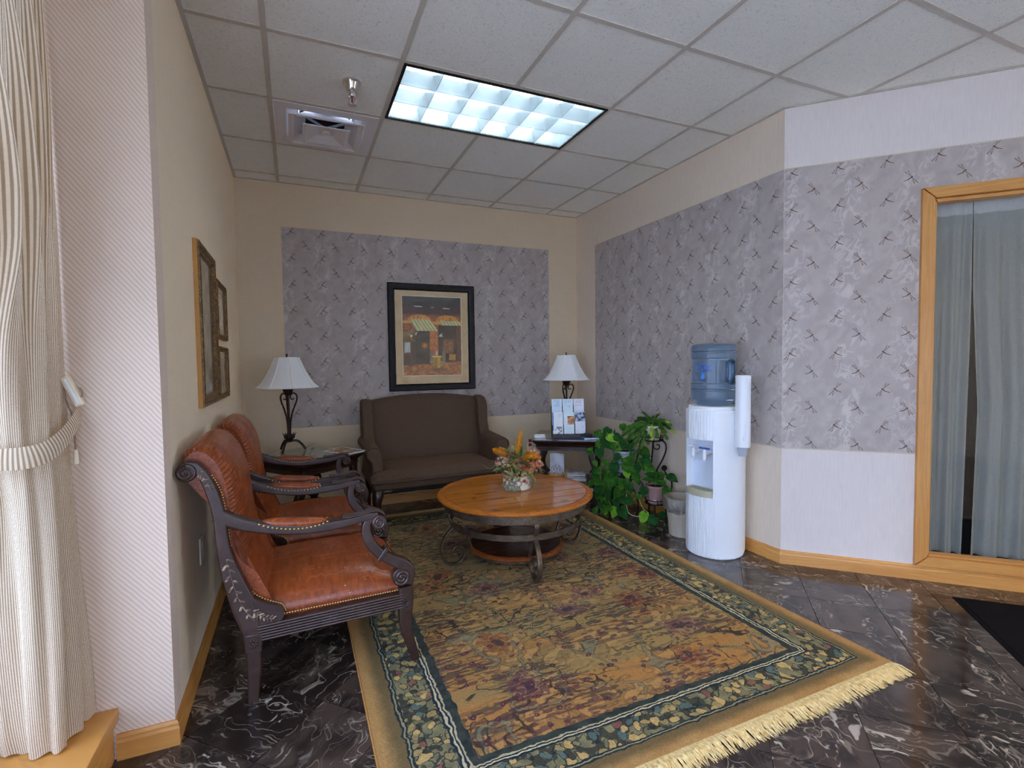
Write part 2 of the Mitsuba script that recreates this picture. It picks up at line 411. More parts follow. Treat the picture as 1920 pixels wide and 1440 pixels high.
# keep the window opening clear of paper
k = [x for x in scene if x.startswith('wall_right_angled__wallpaper')][0]; del scene[k]
def angled(s, o, z):
    """point at s along the angled wall, o out of it into the room"""
    return np.array([CX + s * D[0] + o * N_[0], CY + s * D[1] + o * N_[1], z])
def to_angled(m):
    """mesh given as (s, out, z)"""
    v = m.vertices.copy()
    m.vertices = np.c_[CX + v[:, 0] * D[0] + v[:, 1] * N_[0], CY + v[:, 0] * D[1] + v[:, 1] * N_[1], v[:, 2]]
    if m.volume < 0: m.invert()
    return m
_pp = sg.box(.001, .716, ALEN, 2.38).difference(sg.box(WS0, WZ0, WS1, WZ1))
_m = prism(_pp, .0015); _m.vertices = _m.vertices[:, [0, 2, 1]]
scene[k] = mikit.ply(to_angled(_m), 'm_paper_angled')
put('wall_right', 'wallpaper_edge', sheet((CX, CY), (CX, 0), 0.001, -CY - .352, 2.380, 2.386, .002), 'm_paper_edge')
put('wall_right', 'wallpaper_edge', sheet((CX, CY), (CX, 0), 0.001, -CY - .352, .709, .716, .002), 'm_paper_edge')
put('wall_right_angled', 'wallpaper_edge', to_angled(box(.001, ALEN, 0, .002, 2.380, 2.386, .0004)), 'm_paper_edge')
put('wall_right_angled', 'wallpaper_edge', to_angled(box(.001, WS0, 0, .002, .709, .716, .0004)), 'm_paper_edge')

# baseboards: oak with a stepped top
def base_prof(): return np.array([(0, 0), (.014, 0), (.014, .058), (.011, .066), (.011, .074), (.006, .083), (0, .083)])
def baseboard(name, p0, p1, e0=0, e1=0):
    p0, p1 = np.array(p0, float), np.array(p1, float); d = (p1 - p0) / np.linalg.norm(p1 - p0); inn = np.array([-d[1], d[0]])
    pr = base_prof(); R = []
    for q, e in ((p0, e0), (p1, e1)):
        R.append([(q[0] + inn[0] * o + d[0] * e * o, q[1] + inn[1] * o + d[1] * e * o, z) for o, z in pr])
    struct(name, loft(R), 'm_oak_h')
baseboard('baseboard_left', (0, 0), (0, -2.57), 1, 1)
baseboard('baseboard_back', (CX, 0), (0, 0), 1, -1)
baseboard('baseboard_right', (CX, CY), (CX, 0), -.414, -1)
baseboard('baseboard_right_angled', (AX, AY), (CX, CY), 0, .414)
baseboard('baseboard_left_return', (0, -2.57), (-.157, -2.57), -1, 0)

# floor: polished marble tiles laid on the diagonal
g = .3048
fl_poly = room.buffer(0)
struct('floor', prism(room.buffer(.05, join_style=2), .03, -.033), 'm_grout')
tiles = []
for i in range(-4, 40):
    for j in range(-34, 12):
        a0, b0 = 1.828 + i * g, -1.785 + j * g
        c = [(a, b) for a, b in ((a0, b0), (a0 + g, b0), (a0 + g, b0 + g), (a0, b0 + g))]
        q = sg.Polygon([((a + b) * .70711, (b - a) * .70711) for a, b in c]).buffer(-.0011, join_style=2)
        q = q.intersection(fl_poly)
        if q.is_empty or q.area < 2e-4 or q.geom_type != 'Polygon': continue
        ce = q.centroid
        tiles.append((math.hypot(ce.x - CAM[0], ce.y - CAM[1]), ce, q))
def shown(c):
    v = np.array([c.x, c.y]) - CAM[:2]
    f, r = v @ [.399, .917], v @ [.917, -.399]
    return f > .3 and abs(r) < 1.15 * f + .4 and not sg.box(.85, -3.05, 2.35, -.7).contains(c)
near = [t for t in tiles if shown(t[1])]
near.sort(key=lambda t: t[0])
keep = set(id(t) for t in near[:295])
rest = []
for t in tiles:
    m = prism(t[2], .004, -.004 + .0005, .0006)
    if id(t) in keep: put('floor', 'tile', m, 'm_marble')
    else: rest.append(m)
put('floor', 'tile_field', cat(rest), 'm_marble', kind='stuff')

# ceiling: lay-in tiles in a metal grid
G = .6096; GX, GY = .316, -2.005
LIGHTS = [(1, 0), (4, -5), (1, -8), (4, -8)]          # 2 x 4 foot fixtures: column, row of near-left cell; all after the first added
VENT = (0, 1)
cell = lambda i, j, n=1: sg.box(GX + i * G, GY + j * G, GX + (i + n) * G, GY + (j + 1) * G)
cut = shapely.ops.unary_union([cell(c, r, 2) for c, r in LIGHTS])
struct('ceiling', prism(room.buffer(.05, join_style=2).difference(cut).difference(cell(*VENT)), .02, H + .03), 'm_ceiling_tile')
taken = {(c + d, r) for c, r in LIGHTS for d in (0, 1)} | {VENT}
for i in range(-2, 9):
    for j in range(-9, 4):
        if (i, j) in taken: continue
        q = sg.box(GX + i * G, GY + j * G, GX + (i + 1) * G, GY + (j + 1) * G).buffer(-.004, join_style=2).intersection(room)
        if q.is_empty or q.area < 1e-3 or q.geom_type != 'Polygon': continue
        put('ceiling', 'tile', prism(q, .012, H + .004), 'm_ceiling_tile')
def bar(p, q, w=.024):
    l = sg.LineString([p, q]).intersection(room).difference(cut.buffer(-.02))
    for s in (l.geoms if hasattr(l, 'geoms') else [l]):
        if s.is_empty or s.length < .02: continue
        put('ceiling', 'grid_bar', prism(s.buffer(w / 2, cap_style=2).intersection(room).difference(cut.buffer(-.013)), .005, H - .0005), 'm_grid')
for i in range(-1, 9): bar((GX + i * G, YR), (GX + i * G, 0))
for j in range(-8, 4):
    # cross bars between the main bars
    bar((XW, GY + j * G), (AX, GY + j * G), .0238)
edge = room.difference(room.buffer(-.020, join_style=2))
put('ceiling', 'wall_angle', prism(edge, .003, H - .0015), 'm_grid')
# ------------------------------------------------------------------ windows, ledge, ceiling fixtures
def mitred(s0, s1, z0, z1, wl, wb, wt, wr, depth, o0, names, key, fn, b=.002):
    """four mitred frame pieces between the outer and the inner rectangle, placed by fn"""
    a = [(s0, z0), (s1, z0), (s1, z1), (s0, z1)]; c = [(s0 + wl, z0 + wb), (s1 - wr, z0 + wb), (s1 - wr, z1 - wt), (s0 + wl, z1 - wt)]
    for i, (nm, mt) in enumerate(names):
        q = sg.Polygon([a[i], a[(i + 1) % 4], c[(i + 1) % 4], c[i]]).buffer(-.0004, join_style=2)
        m = prism(q, depth, o0, b)
        m.vertices = m.vertices[:, [0, 2, 1]]
        put(key, nm, fn(m), mt)
labels['window_1'] = {'kind': 'structure', 'label': 'oak framed interior window in the angled wall with grey curtains behind the glass'}
W = [('sill_rail', 'm_oak_h'), ('jamb', 'm_oak_v'), ('head', 'm_oak_h'), ('jamb', 'm_oak_v')]
mitred(.664, 2.09, .083, 2.176, .062, .058, .062, .062, .022, 0.0, W, 'window_1', to_angled, .003)
mitred(.726, 2.028, .141, 2.114, .012, .012, .022, .012, .055, -.05, [('stop', 'm_oak_h'), ('stop', 'm_oak_v'), ('stop', 'm_oak_h'), ('stop', 'm_oak_v')], 'window_1', to_angled)
_m = tm([(.735, -.03, .15), (2.02, -.03, .15), (2.02, -.03, 2.095), (.735, -.03, 2.095)], [(0, 1, 2), (0, 2, 3)])
_v = _m.vertices.copy(); _m.vertices = np.c_[CX + _v[:, 0] * D[0] + _v[:, 1] * N_[0], CY + _v[:, 0] * D[1] + _v[:, 1] * N_[1], _v[:, 2]]
put('window_1', 'pane', _m, 'm_pane')
# the dim room behind that window
mat('m_office', '#2a2623', .9)
_b = [box(.48, 2.9, -.13, -.105, 0, .10), box(.48, 2.9, -2.3, -2.27, -.02, 2.76), box(.45, .48, -2.3, -.105, -.02, 2.76), box(2.9, 2.93, -2.3, -.12, -.02, 2.76), box(.45, 2.93, -2.3, -.105, 2.735, 2.76), box(.45, 2.93, -2.3, -.105, -.03, -.01)]
for nm, m in zip(('wall_office_low', 'wall_office_back', 'wall_office_side', 'wall_office_side', 'ceiling_office', 'floor_office'), _b): struct(nm, to_angled(m), 'm_office')

def cloth_grey(p, n, uv):
    w = noise(uv.x * 900, p.z * 60) * .5 + noise(uv.x * 120, p.z * 900) * .5
    band = smoothstep(2.035, 2.045, p.z)
    return mix(C('#92968f'), C('#b9bbb6'), band) * (.88 + .24 * w)
scene['m_cloth_grey'] = {'type': 'principledthin', 'base_color': proc(cloth_grey), 'roughness': .9, 'spec_trans': 0.0, 'diff_trans': .35}
def drape(s_of, folds, amp, ph, z0, z1, width, nu=160, nv=30):
    """hanging cloth: s_of(u, h) along the wall, folds in depth"""
    def fn(u, v):
        z = z1 + (z0 - z1) * v
        s = s_of(u, v)
        o = -.115 + amp * (.35 + .65 * np.minimum(1, v * 2.5)) * (1.3 * np.abs(np.sin(np.pi * folds * u + ph + .4 * np.sin(3 * v))) ** 1.4 - .6 + .25 * np.sin(2 * np.pi * folds * 2.3 * u + 1.7 + ph)) 
        return np.stack([CX + s * D[0] + o * N_[0], CY + s * D[1] + o * N_[1], z], -1)
    m, uv = grid(nu, nv, fn)
    uv[:, 0] *= width
    return m, uv
gap = lambda v: np.interp(v, [0, .25, .58, 1], [.934, .932, .924, .915])
gap2 = lambda v: np.interp(v, [0, .25, .58, 1], [.936, .942, .976, .958])
m, uv = drape(lambda u, v: .74 + (gap(v) - .74) * u, 2.2, .030, .4, .135, 2.11, .5, 90)
single('curtain', 'narrow grey linen curtain panel behind the glass, left of the dark gap', 'curtain', m, 'm_cloth_grey', True, uv=uv)
m, uv = drape(lambda u, v: gap2(v) + (2.02 - gap2(v)) * u, 9.5, .032, -1.1, .135, 2.11, 1.9, 260)
single('curtain', 'wide grey linen curtain panel behind the glass, right of the dark gap', 'curtain', m, 'm_cloth_grey', True, uv=uv)

# street window at the left
def to_street(m):
    v = m.vertices.copy(); m.vertices = np.c_[XW + v[:, 1], -2.57 - v[:, 0], v[:, 2]]
    if m.volume < 0: m.invert()
    return m
labels['window_2'] = {'kind': 'structure', 'label': 'tall street window behind the striped curtain'}
for s0, s1 in ((.12, 1.6), (1.6, 3.08), (3.08, 4.55)):
    mitred(s0, s1, .169, 2.5, .045, .05, .05, .045, .06, -.08, [('rail', 'm_window_metal'), ('stile', 'm_window_metal'), ('rail', 'm_window_metal'), ('stile', 'm_window_metal')], 'window_2', to_street)
    _m = tm([(XW - .05, -2.57 - a, z) for a, z in ((s0 + .04, .21), (s1 - .04, .21), (s1 - .04, 2.46), (s0 + .04, 2.46))], [(0, 1, 2), (0, 2, 3)])
    put('window_2', 'pane', _m, 'm_pane')
labels['window_3'] = {'kind': 'structure'}
def to_rear(m):
    v = m.vertices.copy(); m.vertices = np.c_[XW + v[:, 0], YR + v[:, 1], v[:, 2]]
    if m.volume < 0: m.invert()
    return m
for s0, s1 in ((.35, 1.75),):
    mitred(s0, s1, .12, 2.35, .05, .05, .05, .05, .06, -.08, [('rail', 'm_window_metal'), ('stile', 'm_window_metal'), ('rail', 'm_window_metal'), ('stile', 'm_window_metal')], 'window_3', to_rear)
    _m = tm([(XW + a, YR - .05, z) for a, z in ((s0 + .04, .16), (s1 - .04, .16), (s1 - .04, 2.31), (s0 + .04, 2.31))], [(0, 1, 2), (0, 2, 3)])
    put('window_3', 'pane', _m, 'm_pane')
labels['window_4'] = {'kind': 'structure'}
def to_front(m):
    v = m.vertices.copy(); m.vertices = np.c_[AX - v[:, 1], YR + v[:, 0], v[:, 2]]
    if m.volume < 0: m.invert()
    return m
for s0, s1 in ((.4, 1.4), (1.4, 2.4)):
    mitred(s0, s1, .12, 2.4, .05, .05, .05, .05, .06, -.08, [('rail', 'm_window_metal'), ('stile', 'm_window_metal'), ('rail', 'm_window_metal'), ('stile', 'm_window_metal')], 'window_4', to_front)
    _m = tm([(AX + .05, YR + a, z) for a, z in ((s0 + .04, .16), (s1 - .04, .16), (s1 - .04, 2.36), (s0 + .04, 2.36))], [(0, 1, 2), (0, 2, 3)])
    put('window_4', 'pane', _m, 'm_pane')
struct('ground_outside', box(AX + WT, 12, YR - WT, 10, -.3, -.1), 'm_exterior')
struct('ground_outside', box(-30, XW - WT - .01, -30, 10, -.3, -.1), 'm_exterior')
struct('ground_outside', box(XW - WT, 12, -30, YR - WT - .01, -.3, -.1), 'm_exterior')
struct('trim_1', cat(box(XW - .08, -.150, YR, -2.572, .128, .169, .002), box(XW, -.166, YR, -2.572, 0, .128, .001)), 'm_oak_h', label='oak window ledge under the striped curtain')

# recessed fluorescent fixtures with parabolic louvres
scene['m_tube'] = {'type': 'diffuse', 'reflectance': rgb('#f4f4f4')}
def troffer(i, j, label, full=True):
    k = thing('ceiling_light', label, 'ceiling light', None if full else 'unseen fill lights behind the camera')
    x0, y0 = GX + i * G + .012, GY + j * G + .012; x1, y1 = x0 + 2 * G - .024, y0 + G - .024
    o, n_ = sg.box(x0, y0, x1, y1), sg.box(x0 + .014, y0 + .014, x1 - .014, y1 - .014)
    put(k, 'frame', prism(o.difference(n_), .012, H - .006), 'm_black_frame')  # black ring colours in the shadow gap around the fixture
    a0, a1, b0, b1 = x0 + .014, x1 - .014, y0 + .014, y1 - .014
    t = .004
    put(k, 'housing', cat(box(a0 - t, a0, b0, b1, H, H + .15, .0005), box(a1, a1 + t, b0, b1, H, H + .15, .0005), box(a0, a1, b0 - t, b0, H, H + .15, .0005), box(a0, a1, b1, b1 + t, H, H + .15, .0005), box(a0, a1, b0, b1, H + .15, H + .154, .0005)), 'm_reflector')
    wx, wy = (a1 - a0) / 6, (b1 - b0) / 3
    def blade(L):
        # wedge: narrow at the bottom lip, flaring wider towards the lamps with a curved face
        z = np.linspace(0, 1, 6); w = .0012 + .016 * z ** 1.8
        pr = np.vstack([np.c_[w, z * .072], np.c_[-w, z * .072][::-1]])
        return prism(sg.Polygon(pr), L)
    for c in range(1, 6):
        m = blade(b1 - b0); v = m.vertices; m.vertices = np.c_[a0 + c * wx + v[:, 0], b0 + v[:, 2], H + .001 + v[:, 1]]
        if m.volume < 0: m.invert()
        put(k, 'cross_blade', m, 'm_reflector')
    for c in range(1, 3):
        m = blade(a1 - a0); v = m.vertices; m.vertices = np.c_[a0 + v[:, 2], b0 + c * wy + v[:, 0], H + .001 + v[:, 1]]
        if m.volume < 0: m.invert()
        put(k, 'long_blade', m, 'm_reflector')
    for c in range(3):
        yc = b0 + (c + .5) * wy
        m = sweep([(a0 + .03, yc, H + .108), (a1 - .03, yc, H + .108)], circle(.019, 10))
        put(k, 'lamp_tube', m, 'm_tube', True, emitter={'type': 'area', 'radiance': {'type': 'rgb', 'value': TUBE_LIGHT if full else REAR_FILL}})
troffer(1, 0, 'lit fluorescent ceiling light with a white louvre grid above the coffee table')
for (c, r), w_ in zip(LIGHTS[1:], ('behind the viewer, nearest the angled wall', 'behind the viewer, far towards the street windows', 'behind the viewer, far towards the right windows')): troffer(c, r, 'unseen ceiling light added as warm fill ' + w_, False)

# square ceiling air diffuser
k = thing('air_vent', 'white square ceiling air vent with stepped louvres', 'air vent')
vx, vy = GX + (VENT[0] + .5) * G, GY + (VENT[1] + .5) * G
def sq(h, z, x=vx, y=vy): return [(x - h, y - h, z), (x + h, y - h, z), (x + h, y + h, z), (x - h, y + h, z)]
def sqring(pts):
    """square shell through (half width, z), a closed profile"""
    R = np.array([sq(h, z) for h, z in pts]); n = len(R); v = R.reshape(-1, 3); f = []
    for a in range(n):
        b = (a + 1) % n
        for c in range(4):
            d = (c + 1) % 4; f += [(a * 4 + c, a * 4 + d, b * 4 + d), (a * 4 + c, b * 4 + d, b * 4 + c)]
    m = tm(v, f)
    if m.volume < 0: m.invert()
    return m
put(k, 'panel', sqring([(.292, H + .001), (.292, H - .004), (.225, H - .004), (.16, H + .07), (.155, H + .07), (.155, H + .075), (.23, H + .002)]), 'm_white_metal')
put(k, 'outer_louvre', sqring([(.215, H - .022), (.212, H - .026), (.196, H - .026), (.12, H + .045), (.116, H + .045), (.19, H - .020)]), 'm_white_metal')
put(k, 'centre_louvre', sqring([(.137, H - .034), (.134, H - .038), (.118, H - .038), (.045, H - .012), (.001, H - .012), (.001, H - .008), (.050, H - .008), (.125, H - .030)]), 'm_white_metal')
put(k, 'knob', lathe([(.0, H - .022), (.02, H - .021), (.026, H - .014), (.028, H - .010), (0, H - .010)], 20, (vx, vy)), 'm_white_metal', 30)
put(k, 'duct', lathe([(.155, H + .07), (.150, H + .11), (.150, H + .30), (0, H + .30)], 32, (vx, vy)), 'm_dark_duct', 30)
mat('m_dark_duct', '#2b2827', .7, two=True)
for a in (45, 135):
    put(k, 'bracket', place(box(-.2, .2, -.012, .012, H + .012, H + .016, .001), vx, vy, 0, a), 'm_alu')
put(k, 'collar', sqring([(.300, H + .012), (.300, H + .004), (.285, H + .004), (.285, H + .012)]), 'm_white_metal')

# fire sprinkler
k = thing('fire_sprinkler', 'chrome pendent fire sprinkler in a ceiling tile', 'fire sprinkler')
sx, sy = .717, -1.715
put(k, 'escutcheon', lathe([(.0, H + .004), (.047, H + .004), (.047, H - .003), (.040, H - .010), (.031, H - .036), (.025, H - .044), (.025, H - .05), (0, H - .05)][::-1], 28, (sx, sy)), 'm_chrome', 35)
put(k, 'body', lathe([(0, H - .072), (.015, H - .072), (.018, H - .062), (.020, H - .048), (0, H - .046)], 20, (sx, sy)), 'm_chrome', 35)
for s in (-1, 1):
    put(k, 'frame_arm', tube(mv(tm([(s * .014, 0, H - .068), (s * .019, 0, H - .084), (s * .015, 0, H - .102), (s * .005, 0, H - .114)], [(0, 1, 2)]), sx, sy).vertices, .004), 'm_chrome', 30)
put(k, 'bulb', cyl(.0035, H - .112, H - .068, sx, sy, 10), 'm_bulb_red')
mat('m_bulb_red', '#7a2118', .2)
put(k, 'deflector', lathe([(0, H - .121), (.019, H - .120), (.022, H - .116), (.008, H - .113), (0, H - .110)], 20, (sx, sy)), 'm_chrome', 30)
# ------------------------------------------------------------------ carved leather armchairs
def leather(p, n, uv):
    a = noise(p.x * 55, p.y * 9, p.z * 20); b = noise(p.x * 150, p.y * 26, p.z * 60)
    line = smoothstep(.60, .80, noise(p.y * 120 + 3 * a, p.x * 16 + p.z * 16 + 2 * b))
    base = mix(C('#6c2f12'), C('#97481f'), a * .55 + b * .45)
    worn = smoothstep(.5, .8, noise(p.x * 7, p.y * 9, p.z * 7))
    base = mix(base, C('#a9582d'), line * (.3 + .5 * worn))
    fleck = smoothstep(.90, .94, noise(p.x * 190, p.y * 240, p.z * 120)) * smoothstep(.5, .7, noise(p.x * 11, p.y * 30, 3))
    return mix(base, C('#d9a878'), fleck * .7)
def leather_bump(p, n, uv):
    return .6 * noise(p.y * 120, p.x * 26, p.z * 26) + .4 * noise(p.x * 210, p.y * 210, p.z * 210)
mat('m_leather', proc(leather), .27, spec=.5, bump=proc(leather_bump), bscale=.0012, sheen=.3)
def carved(p, n, uv):
    g = noise(p.x * 40, p.y * 130, p.z * 40) * .5 + noise(p.x * 210, p.y * 90, p.z * 210) * .5
    w = smoothstep(.55, .85, noise(p.x * 16, p.y * 30, p.z * 16))
    return mix(mix(C('#2a1914'), C('#3b261f'), g), C('#57433d'), w * .22)
mat('m_carved_wood', proc(carved), .34, clearcoat=.35, clearcoat_gloss=.75)
def worn_gold(p, n, uv):
    return mix(C('#56433a'), C('#a08a72'), smoothstep(.45, .8, noise(p.x * 90, p.y * 90, p.z * 90)))
mat('m_carving', proc(worn_gold), .4)
mat('m_nail', '#c9a870', .25, .95)

HW = .31     # half distance between the side frames
def side_curve():
    """centre line of the back upright, from the rear foot up into the top volute: x, z, width"""
    return np.array([(.224, .003, .040), (.229, .07, .046), (.231, .14, .052), (.229, .21, .056), (.222, .283, .066), (.208, .35, .082), (.186, .42, .074), (.163, .50, .060), (.146, .58, .046), (.138, .66, .042), (.133, .72, .042), (.122, .775, .040), (.106, .83, .038), (.086, .875, .034), (.060, .905, .031), (.034, .908, .027)])
def strap(pts, w, th, n=50, y=0.0, r=.35):
    """flat carved member in the xz plane: w = widths along the points, th = thickness in y"""
    p = np.asarray(pts, float); w = np.broadcast_to(np.asarray(w, float), (len(p),))
    q = spline(np.c_[p, w], n)
    return sweep(xz(q[:, :2], y), rrect(1, 1, r * .5, 4), q[:, 2], np.full(n, th), up=(0, 1, 0))
def volute(cx, cz, r, turn, a0, y, th, tk=.42):
    """scroll: a disc boss with a raised spiral bead on both faces"""
    d = rot(lathe([(0, -th / 2), (r * .86, -th / 2), (r, -th / 2 + .006), (r, th / 2 - .006), (r * .86, th / 2), (0, th / 2)], 24), (1, 0, 0), 90)
    out = [mv(d, cx, y, cz)]
    for s in (-1, 1):
        sp = spiral(cx, cz, r * .84, r * .12, a0, turn, 40, y + s * (th / 2 + .0005))
        out.append(sweep(sp, circle(1, 6), np.linspace(r * .19, r * .13, 40)))
        out.append(blob(r * .16, .004, r * .16, cx, y + s * (th / 2 + .001), cz, 1))
    return cat(out)
def back_section(t):
    """front and rear outline (x, z) of the upholstered back at |y|/half width = t; 0 centre, 1 edge"""
    b = (1 - min(1, abs(t)) ** 2.6)
    fr = np.array([(.335, .300), (.262, .365), (.214, .43), (.188, .51), (.172, .60), (.162, .68), (.154, .75), (.142, .82), (.120, .88), (.086, .925), (.052, .930), (.026, .912)])
    bulge = np.array([.03, .055, .065, .062, .05, .045, .042, .04, .036, .034, .03, .022])
    nx = np.array([.8, .85, .95, 1, 1, 1, 1, .97, .85, .45, .0, -.3]); nz = np.array([.3, .25, .2, .1, 0, 0, .05, .2, .55, .9, 1.1, .95])
    edge = np.array([0, .004, .008, .010, .012, .016, .020, .024, .028, .030, .028, .020])
    bulge = np.maximum(bulge - .5 * edge, .012)
    fr = fr + np.c_[nx, nz] * (bulge * b + edge)[:, None]
    lo = np.array([(.012, .875), (.030, .862), (.062, .868), (.085, .835), (.104, .77), (.112, .70), (.118, .60), (.135, .50), (.165, .40), (.205, .33), (.25, .29)])
    return fr, lo
def chair_back(yc):
    n = 81; ys = np.linspace(-1, 1, n); ys = np.sign(ys) * (1 - (1 - np.abs(ys)) ** 1.6)
    R = []
    for t in ys:
        fr, lo = back_section(t)
        f = spline(fr, 230)
        arc = np.r_[0, np.cumsum(np.linalg.norm(np.diff(f, axis=0), axis=1))]
        # gathered leather at the edges
        e = np.exp(-((1 - abs(t)) / .15)) - .8 * np.exp(-((1 - abs(t)) / .02))
        wr = e * .0075 * np.sin(arc * 2 * np.pi / .017 + 1.5 * np.sin(arc * 37)) * np.clip((arc - .22) / .1, 0, 1)
        tg = np.gradient(f, axis=0); tg /= np.linalg.norm(tg, axis=1, keepdims=True)
        nm = np.c_[tg[:, 1], -tg[:, 0]]
        soft = -.012 * np.clip((abs(t) - .93) / .07, 0, 1) ** 2
        f = f + nm * (wr + soft)[:, None]
        pts = np.vstack([f, lo])
        R.append(np.c_[pts[:, 0], np.full(len(pts), yc + t * (HW - .018)), pts[:, 1]])
    return loft(R)
def chair_seat(yc):
    n = 40
    def top(u, v):
        U = u; V = 2 * v - 1
        x = .25 + (.795 - .25) * U; 
        d = (1 - np.abs(V) ** 3.2)
        front = 1 - np.clip((U - .70) / .30, 0, 1) ** 3
        z = .326 + .088 * d ** .7 * (.25 + .75 * front) + .02 * d * np.sin(np.pi * np.clip(U, 0, 1))
        # broad creases running from the front corners
        z += -.010 * np.exp(-((U - .95 + .12 * np.abs(V)) / .05) ** 2) * (np.abs(V) > .55) * d
        y = yc + V * (HW - .014)
        x = x + .012 * (1 - V ** 2) * (U > .9) * (U - .9) * 10
        return np.stack([x, y, z], -1)
    g, uv = grid(n, n, top)
    b, _ = grid(n, n, lambda u, v: np.stack([.25 + .545 * u, yc + (2 * v - 1) * (HW - .014), .29 + 0 * u], -1), True)
    idx = np.arange(n * n).reshape(n, n); loop = np.r_[idx[:-1, 0], idx[-1, :-1], idx[:0:-1, -1], idx[0, :0:-1]]
    o = n * n; nx = np.roll(loop, -1)
    m = tm(np.vstack([g.vertices, b.vertices]), np.vstack([g.faces, b.faces + o, np.stack([loop, loop + o, nx + o], 1), np.stack([loop, nx + o, nx], 1)]))
    if m.volume < 0: m.invert()
    return m
def reeded(x0, x1, z0a, z1a, z0b, z1b, y, th, n=6):
    """rail with horizontal reeds on its outer face (towards sign of th)"""
    out = [loft([[(x0, y, z0a), (x0, y + th, z0a), (x0, y + th, z1a), (x0, y, z1a)], [(x1, y, z0b), (x1, y + th, z0b), (x1, y + th, z1b), (x1, y, z1b)]])]
    for i in range(n):
        f = (i + .5) / n
        out.append(tube([(x0, y + th, z0a + (z1a - z0a) * f), (x1, y + th, z0b + (z1b - z0b) * f)], (z1a - z0a) / n * .48, 8))
    return cat(out)
def rosette(x, y, z, r, s):
    out = [blob(r * .28, .006, r * .28, x, y, z, 1)]
    for i in range(9):
        a = 2 * np.pi * i / 9
        out.append(mv(rot(blob(r * .40, .005, r * .15, r * .55, 0, 0, 1), (0, 1, 0), -math.degrees(a)), x, y, z))
    return cat(out)
def sprig(pts, y, k=1.0):
    """carved foliage: pairs of small leaves along a stem"""
    p = spline(pts, 14); out = [tube(xz(p, y), .0022, 5)]
    for i in range(1, 14):
        d = p[i] - p[i - 1]; a = math.degrees(math.atan2(d[1], d[0]))
        for s in (-1, 1):
            L = .014 * k * (1 + .6 * i / 14 * (1 if s < 0 else .5))
            m = rot(blob(L * .5, .004, L * .2, L * .5, 0, 0, 1), (0, 1, 0), -(a + 180 + s * 48))
            if i % 2 == (s > 0): out.append(mv(m, p[i][0], y, p[i][1]))
    return cat(out)
